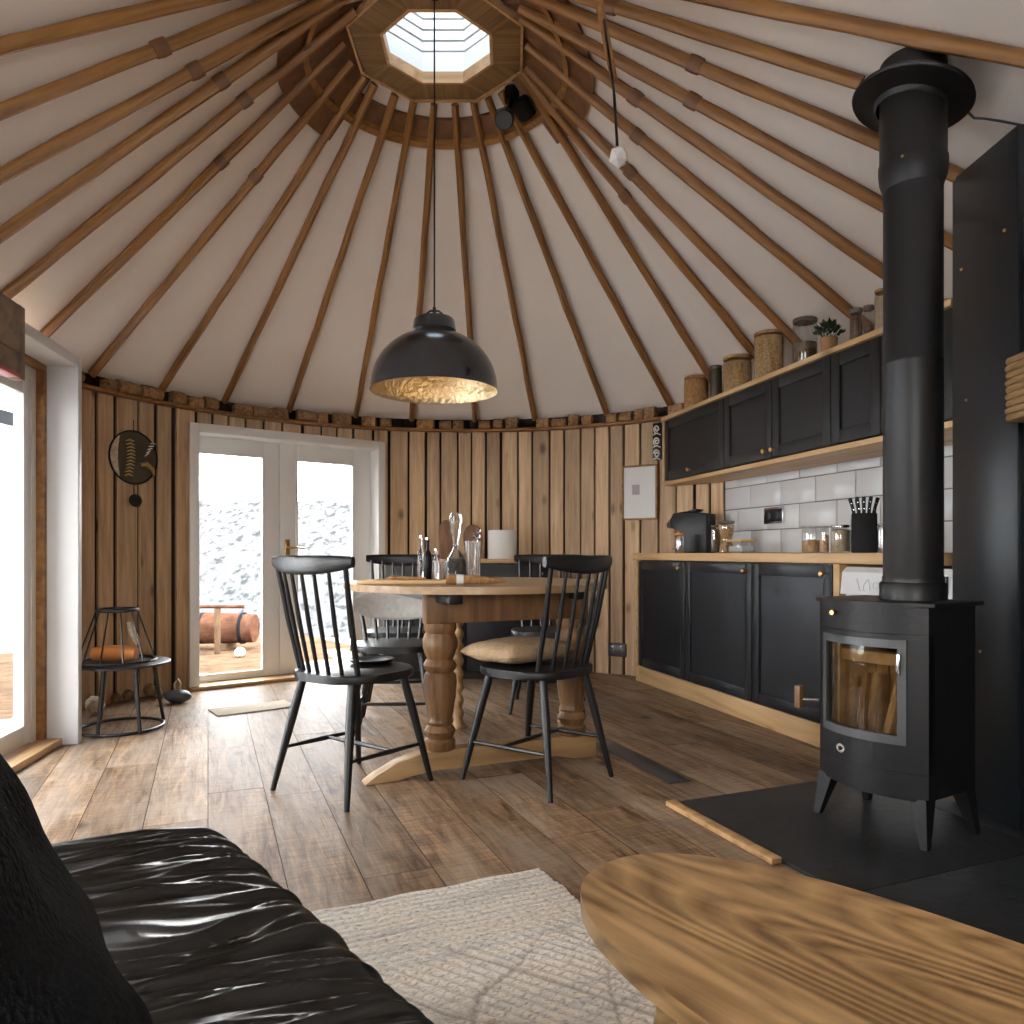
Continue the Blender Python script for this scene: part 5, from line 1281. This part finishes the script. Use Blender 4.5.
# doorstop and bits behind the stool
ds = thing('door_stop', 'dark grey bag door stop with a loop on the floor left of the double door', 'door stop', tuple(G(178, 703)))
m_ = MB(); m_.sphere((0, 0, 0.042), 0.08, (1.0, 0.75, 0.52), 3); 
for v in m_.bm.verts: v.co.z = max(0, v.co.z)
obj('bag', m_, 'plastic_grey', ds)
m_ = MB(); m_.tube([(-0.02, 0, 0.075), (-0.022, 0, 0.12), (0.0, 0, 0.15), (0.018, 0, 0.12), (0.012, 0, 0.075)], 0.006, 8); obj('loop', m_, 'pale_fibre', ds)
bk = G(98, 716); m_ = MB(); m_.sphere((0, 0, 0.055), 0.055, (0.9, 0.9, 1.0), 3)
for v in m_.bm.verts: v.co += noise.noise_vector(v.co*60)*0.008
tag(obj('woven_ball', m_, 'pale_fibre', loc=(bk.x-0.03, bk.y+0.02, 0.002)), 'pale fluffy ball on the floor behind the black stool', 'ball')
for i, (px, py, s) in enumerate(((116, 704, 0.03), (128, 702, 0.034), (150, 697, 0.038), (158, 699, 0.03))):
    q_ = G(px, py); m_ = MB(); m_.sphere((0, 0, s), s, (1, 1, 1.15), 2)
    for v in m_.bm.verts: v.co *= 1+0.12*math.sin(v.co.z*300)*math.sin(math.atan2(v.co.y, v.co.x)*5)
    zmin = min(v.co.z for v in m_.bm.verts)
    for v in m_.bm.verts: v.co.z -= zmin
    tag(obj('pine_cone', m_, 'bark', loc=(q_.x, q_.y, 0.0015)), 'brown pine cone on the floor behind the stool, %s from the left' % ordinal(i+1), 'pine cone', 'pine cones behind the stool')

# ------------------------------------------------------------------ floor mat and dark floor strip
A_, B_ = G(218, 717), G(297, 707); d = (B_-A_); m_ = MB(); m_.bounds(0, d.length, 0, 0.22, 0.002, 0.008, 0.002)
tag(obj('door_mat', m_, 'mat_beige', loc=(A_.x, A_.y, 0), rotz=math.atan2(d.y, d.x)), 'thin beige mat on the floor in front of the double door', 'mat')
A_, B_ = G(607, 745), G(680, 783); d = (B_-A_); m_ = MB(); m_.bounds(0, d.length, -0.05, 0.05, 0.0015, 0.006, 0.001)
fv = tag(obj('floor_strip', m_, 'plastic_grey', loc=(A_.x, A_.y, 0), rotz=math.atan2(d.y, d.x)), 'dark grey strip set on the floor right of the dining table', 'floor strip')  # plain dark grey strip lying on the boards

# ------------------------------------------------------------------ rug, coffee table, sofa
rc = G(540, 869); rx_ = Vector((0.91, 0.415)).normalized(); RRZ = math.atan2(rx_.y, rx_.x)
m_ = MB(); NX, NY = 230, 330
GR = []
def rug_line(x, y):
    w_ = 0.035*math.sin(y*8+x*3)+0.02*math.sin(x*13+2)+0.05*noise.noise(Vector((x*4, y*4, 1)))
    a = abs(((x*0.9+y*0.62+w_)/0.21) % 1-0.5)*0.21; b_ = abs(((x*0.8-y*0.75+w_*1.3)/0.26) % 1-0.5)*0.26
    return max(0, 1-a/0.009), max(0, 1-b_/0.009)
def rugf(u, v):
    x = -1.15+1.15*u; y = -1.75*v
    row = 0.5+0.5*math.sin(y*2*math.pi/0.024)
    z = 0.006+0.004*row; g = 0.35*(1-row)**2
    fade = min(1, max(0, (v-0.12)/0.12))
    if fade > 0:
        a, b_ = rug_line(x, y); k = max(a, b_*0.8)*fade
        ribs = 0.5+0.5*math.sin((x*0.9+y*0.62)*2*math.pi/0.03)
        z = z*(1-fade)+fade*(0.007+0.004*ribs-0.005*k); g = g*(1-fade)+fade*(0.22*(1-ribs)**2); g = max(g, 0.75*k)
    if u in (0, 1) or v in (0, 1): z = 0.001
    wob = 0.004*math.sin(y*31)+0.003*math.sin(y*77)
    GR.append(g)
    return Vector((x+wob*(u > 0.99), y+0.004*math.sin(x*27), z))
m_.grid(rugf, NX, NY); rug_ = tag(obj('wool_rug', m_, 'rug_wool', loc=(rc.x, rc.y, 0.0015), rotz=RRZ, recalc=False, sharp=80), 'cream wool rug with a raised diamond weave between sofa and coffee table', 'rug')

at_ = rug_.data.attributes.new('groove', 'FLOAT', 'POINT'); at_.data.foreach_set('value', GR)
CTD = Vector((0.63, -0.777)); cr_ = math.atan2(CTD.y, CTD.x)
ctb = thing('coffee_table', 'oval figured-wood coffee table in the right foreground', 'coffee table', (0.526, 0.884, 0), cr_)
m_ = MB(); ov = []
for i in range(96):
    a = 2*math.pi*i/96; c, s = math.cos(a), math.sin(a); e_ = 0.88
    ov.append((0.56*math.copysign(abs(c)**e_, c), 0.248*math.copysign(abs(s)**e_, s)))
m_.prism(ov, 0.352, 0.380, 0.008); obj('tabletop', m_, 'coffee_wood', ctb)
for x, y in ((-0.33, 0.1), (-0.33, -0.1), (0.33, 0.1), (0.33, -0.1)):
    m_ = MB(); m_.tube([(x, y, 0.351), (x*1.12, y*1.35, 0.0165)], [0.019, 0.012], 12); obj('leg', m_, 'coffee_wood', ctb)

SK = Vector((-0.552, 1.390)); SU = Vector((0.63, -0.777)); SV = Vector((-0.9, -0.436)).normalized(); SZ = 0.437
sf = thing('leather_sofa', 'black wrinkled leather sofa in the left foreground', 'sofa', (SK.x, SK.y, 0))
SLEN = 1.32; SDEP = 0.66
def sp(s, t_, z): v = SU*s+SV*t_; return Vector((v.x, v.y, z))
def wr(s, t_):
    w_ = 0.0
    # gathered folds that run from the front edge to the back, denser at the front
    ph = 5.0*noise.noise(Vector((s*2.0, t_*2.2, 0.3)))+1.6*noise.noise(Vector((s*7, t_*5, 2)))
    r1 = 1-abs(math.sin(s*52+t_*6+ph*1.5)); r2 = 1-abs(math.sin(s*86-t_*5+ph*2.4)); r3 = 1-abs(math.sin(s*150+t_*9+ph*3.0))
    amp = 0.45+0.55*math.exp(-((t_-0.10)/0.22)**2)
    g1 = 0.5+0.5*noise.noise(Vector((s*5, t_*6, 11))); g2 = 0.5+0.5*noise.noise(Vector((s*8, t_*7, 17)))
    w_ += amp*(0.009*r1**1.6*(0.45+g1)+0.008*r2**1.4*(0.4+g2)+0.0035*r3*(0.3+g1))
    w_ += 0.004*noise.noise(Vector((s*5, t_*5, 7)))
    return w_*min(1, s/0.14+0.12)
m_ = MB()
NU, NVV = 330, 130
def cush(u, v):
    s = -0.0+SLEN*u
    # v runs round the section: front face bottom -> top -> back
    rr = 0.055
    if v < 0.18: q_ = v/0.18; t_ = 0.0; z = 0.30+(SZ-rr-0.30)*q_; off = -0.012*math.sin(math.pi*q_)
    elif v < 0.34:
        q_ = (v-0.18)/0.16*math.pi/2; t_ = rr*(1-math.cos(q_)); z = SZ-rr+rr*math.sin(q_); off = 0
    else: q_ = (v-0.34)/0.66; t_ = rr+(SDEP-rr)*q_; z = SZ+0.018*math.sin(math.pi*min(1, q_*1.2))*0.6; off = 0
    e = min(1.0, s/0.07)                                # rounded far end
    z -= 0.06*(1-math.sqrt(max(0, 1-(1-e)**2)))
    wv_ = wr(s, t_)
    if v >= 0.18: z += wv_
    else: off -= wv_*0.25*(v/0.18)
    return sp(s, t_+off, z)
m_.grid(cush, NU, NVV)
obj('seat_cushion', m_, 'leather', sf, recalc=True, sharp=180)
m_ = MB(); m_.prism([tuple(sp(0.012, 0.0, 0).xy), tuple(sp(SLEN, 0.0, 0).xy), tuple(sp(SLEN, SDEP, 0).xy), tuple(sp(0.012, SDEP, 0).xy)], 0.10, 0.37, 0.01); obj('base', m_, 'leather', sf)
m_ = MB(); m_.tube([sp(SLEN*i/60, -0.012-0.003*math.sin(i*1.7), 0.372+0.004*math.sin(i*0.9)) for i in range(61)], 0.006, 8); obj('piping', m_, 'seam_grey', sf, label='grey stitched piping along the front edge')
m_ = MB(); m_.prism([tuple(sp(0.0, SDEP, 0).xy), tuple(sp(SLEN, SDEP, 0).xy), tuple(sp(SLEN, SDEP+0.2, 0).xy), tuple(sp(0.0, SDEP+0.2, 0).xy)], 0.10, 0.82, 0.05); obj('backrest', m_, 'leather', sf)
for s, t_ in ((0.08, 0.06), (SLEN-0.08, 0.06), (0.08, SDEP+0.12), (SLEN-0.08, SDEP+0.12)):
    m_ = MB(); a = sp(s, t_, 0); m_.tube([(a.x, a.y, 0.099), (a.x, a.y, 0.0135)], [0.025, 0.018], 12); obj('foot', m_, 'black_paint', sf)
# scatter cushion leaning on the back, near the camera
pc = obj('scatter_cushion', pillow(0.23, 0.215, 0.075, n=36, puff=0.45, wob=0.02, seed=5.0), 'boucle', sharp=180)
xa = Vector((SU.x, SU.y, 0)).normalized(); lean_ = Vector((SV.x*0.47, SV.y*0.47, 0.88)).normalized(); na = xa.cross(lean_).normalized()
pc.matrix_world = Matrix(((xa.x, lean_.x, na.x, -0.388), (xa.y, lean_.y, na.y, 0.495), (xa.z, lean_.z, na.z, 0.672), (0, 0, 0, 1)))
tag(pc, 'black nubbly scatter cushion leaning on the sofa at the left edge', 'cushion')

# ------------------------------------------------------------------ outside
def hillf(u, v):
    x = -45+90*u; y = 13.2+7.5*v; n_ = noise.noise(Vector((x*0.35, y*0.5, 0)))
    return Vector((x, y, -0.75+3.2*v+0.16*n_+0.07*noise.noise(Vector((x*2.3, y*2.3, 4)))-0.03*max(0, x+2)*v))
m_ = MB(); m_.grid(hillf, 380, 34)
struct('hill', m_, 'heath')
m_ = MB(); m_.grid(lambda u, v: Vector((-90+180*u, -60+75*v, -0.62)), 10, 10); struct('ground_outside', m_, 'snow')
m_ = MB()
dk = Vector((D0.x, D0.y))
for k in range(26):
    m_.bounds(-2.6, 2.4, 0.30+k*0.148, 0.30+k*0.148+0.138, -0.15, -0.12, 0.004)
struct('deck_floor', m_, 'deck_wood', loc=(D0.x, D0.y, 0), rotz=DROT)
bl = thing('log_barrel', 'reddish-brown wooden barrel lying on the deck outside the left door pane', 'barrel', tuple(Vector((0, 0, 0))))
b1 = P(150, 625, 8.1); b2 = P(255, 625, 8.1); zb_ = -0.118; rb_ = 0.17
m_ = MB(); ns = 9
for j in range(24):
    pass
pts = [b1.lerp(b2, i/8) for i in range(9)]
m_.tube([(q_.x, q_.y, zb_+rb_+0.055) for q_ in pts], [rb_*(0.9+0.1*math.sin(math.pi*i/8)) for i in range(9)], 28); obj('staves', m_, 'barrel_wood', bl)
m_ = MB()
for i in (1, 4, 7): q_ = pts[i]; q2 = pts[i]+(b2-b1).normalized()*0.03; m_.tube([(q_.x, q_.y, zb_+rb_+0.055), (q2.x, q2.y, zb_+rb_+0.055)], rb_*1.012, 28)
obj('hoops', m_, 'clad_dark', bl)
m_ = MB()
for i in (2, 6): q_ = pts[i]; m_.box((q_.x, q_.y, zb_+0.035), (0.06, 0.30, 0.068))
obj('cradle', m_, 'deck_wood', bl)
rl_ = thing('deck_rail', 'wooden post and handrail on the deck outside the left door pane', 'railing', (0, 0, 0))
p0 = P(217.5, 652, 7.7); 
m_ = MB(); m_.bounds(p0.x-0.025, p0.x+0.025, p0.y-0.025, p0.y+0.025, -0.119, 0.352, 0.003); obj('post', m_, 'deck_wood', rl_)
h0_ = P(150, 612, 7.7); h1_ = P(244, 607, 7.7)
m_ = MB(); m_.tube([(h0_.x, h0_.y, 0.37), (h1_.x, h1_.y, 0.372)], 0.022, 8, flat=0.8); obj('handrail', m_, 'barrel_wood', rl_)
pw = P(240, 645, 7.45); m_ = MB(); m_.sphere((0, 0, 0.05), 0.055, (1, 1, 0.9), 2)
tag(obj('white_stone', m_, 'snow', loc=(pw.x, pw.y, -0.119)), 'small round white stone on the deck beside the barrel', 'stone')
# pale clad outbuilding seen through the side door
ob = thing('outbuilding', 'white clad outbuilding wall with a dark vent seen through the side door', 'building', (-6.4, 0, 0))
m_ = MB(); m_.bounds(-2.5, 0, 2.5, 11.5, -0.6, 3.6); obj('walls', m_, 'clad_white', ob)
m_ = MB()
for k in range(24): m_.bounds(0.0, 0.018, 2.5, 11.5, -0.6+k*0.175, -0.6+k*0.175+0.165, 0.003)
obj('cladding', m_, 'clad_white', ob)
m_ = MB(); m_.bounds(0.019, 0.04, 6.0, 10.6, 2.55, 2.72, 0.003); obj('vent', m_, 'clad_dark', ob)
m_ = MB(); m_.grid(lambda u, v: Vector((-4.9+2.1*u, 1.6+3.0*v, -0.13)), 2, 2)
m_ = MB()
for k in range(15): m_.bounds(-4.7, -2.75, 1.5+k*0.15, 1.5+k*0.15+0.14, -0.15, -0.12, 0.004)
struct('side_deck_floor', m_, 'deck_wood')

# ------------------------------------------------------------------ light
w = bpy.data.worlds.new('World'); scene.world = w; w.use_nodes = True
nt = w.node_tree; nt.nodes.clear()
bg = nt.nodes.new('ShaderNodeBackground'); wo = nt.nodes.new('ShaderNodeOutputWorld')
tc = nt.nodes.new('ShaderNodeTexCoord'); sep = nt.nodes.new('ShaderNodeSeparateXYZ'); cr = nt.nodes.new('ShaderNodeValToRGB')
nt.links.new(tc.outputs['Generated'], sep.inputs[0]); nt.links.new(sep.outputs['Z'], cr.inputs[0])
e = cr.color_ramp.elements
e[0].position = 0.0; e[0].color = (1.0, 0.985, 0.96, 1); e[1].position = 0.9; e[1].color = (0.80, 0.90, 1.0, 1)
nt.links.new(cr.outputs[0], bg.inputs[0]); bg.inputs[1].default_value = WORLD
nt.links.new(bg.outputs[0], wo.inputs[0])
def portal(name, c, d, sx_, sy_):
    l = bpy.data.lights.new(name, 'AREA'); l.shape = 'RECTANGLE'; l.size = sx_; l.size_y = sy_; l.cycles.is_portal = True
    o = bpy.data.objects.new(name, l); COL.objects.link(o); o.location = c
    o.rotation_euler = Vector(d).to_track_quat('-Z', 'Y').to_euler()
    return o
mid = (D0+D1)/2+DN*0.2
portal('daylight_double_door', (mid.x, mid.y, 0.9), (-DN.x, -DN.y, 0), 1.45, 1.8)
q_ = PO+PX*(PL/2)-Vector((-PX.y, PX.x))*0.33
portal('daylight_side_door', (q_.x, q_.y, 0.92), (1, 0.18, 0), PL, 1.85)
portal('daylight_skylight', (CR.x, CR.y, 3.855), (0, 0, -1), 0.6, 0.6)
portal('daylight_side_window', (path[0].x-0.08, 0.25, 1.25), (1, 0, 0), 1.6, 1.0)
portal('daylight_added_rear_window', (-0.1, -1.38, 1.27), (0, 1, 0), 1.6, 0.95)  # portal for the added rear window
l = bpy.data.lights.new('pendant_bulb', 'POINT'); l.energy = 0.35; l.color = (1, 0.72, 0.42); l.shadow_soft_size = 0.03
o = bpy.data.objects.new('pendant_bulb', l); COL.objects.link(o); o.location = (LX, LY, ZR+0.06)

# ------------------------------------------------------------------ camera
cam = bpy.data.cameras.new('camera'); co = bpy.data.objects.new('camera', cam); COL.objects.link(co)
cam.sensor_width = 36; cam.sensor_fit = 'HORIZONTAL'; cam.lens = 36*F/1024; cam.shift_y = (HZ-512)/1024
cam.clip_start = 0.02; cam.clip_end = 500
co.location = (0, 0, CH); co.rotation_euler = (math.pi/2, 0, 0)
scene.camera = co
scene.view_settings.view_transform = 'Standard'; scene.view_settings.look = 'None'; scene.view_settings.gamma = 1; scene.view_settings.use_curve_mapping = False
scene.view_settings.exposure = EXPO
scene.cycles.use_denoising = True
scene.cycles.max_bounces = 10; scene.cycles.diffuse_bounces = 5; scene.cycles.transparent_max_bounces = 16
scene.cycles.caustics_reflective = False; scene.cycles.caustics_refractive = False
scene.cycles.sample_clamp_indirect = 6
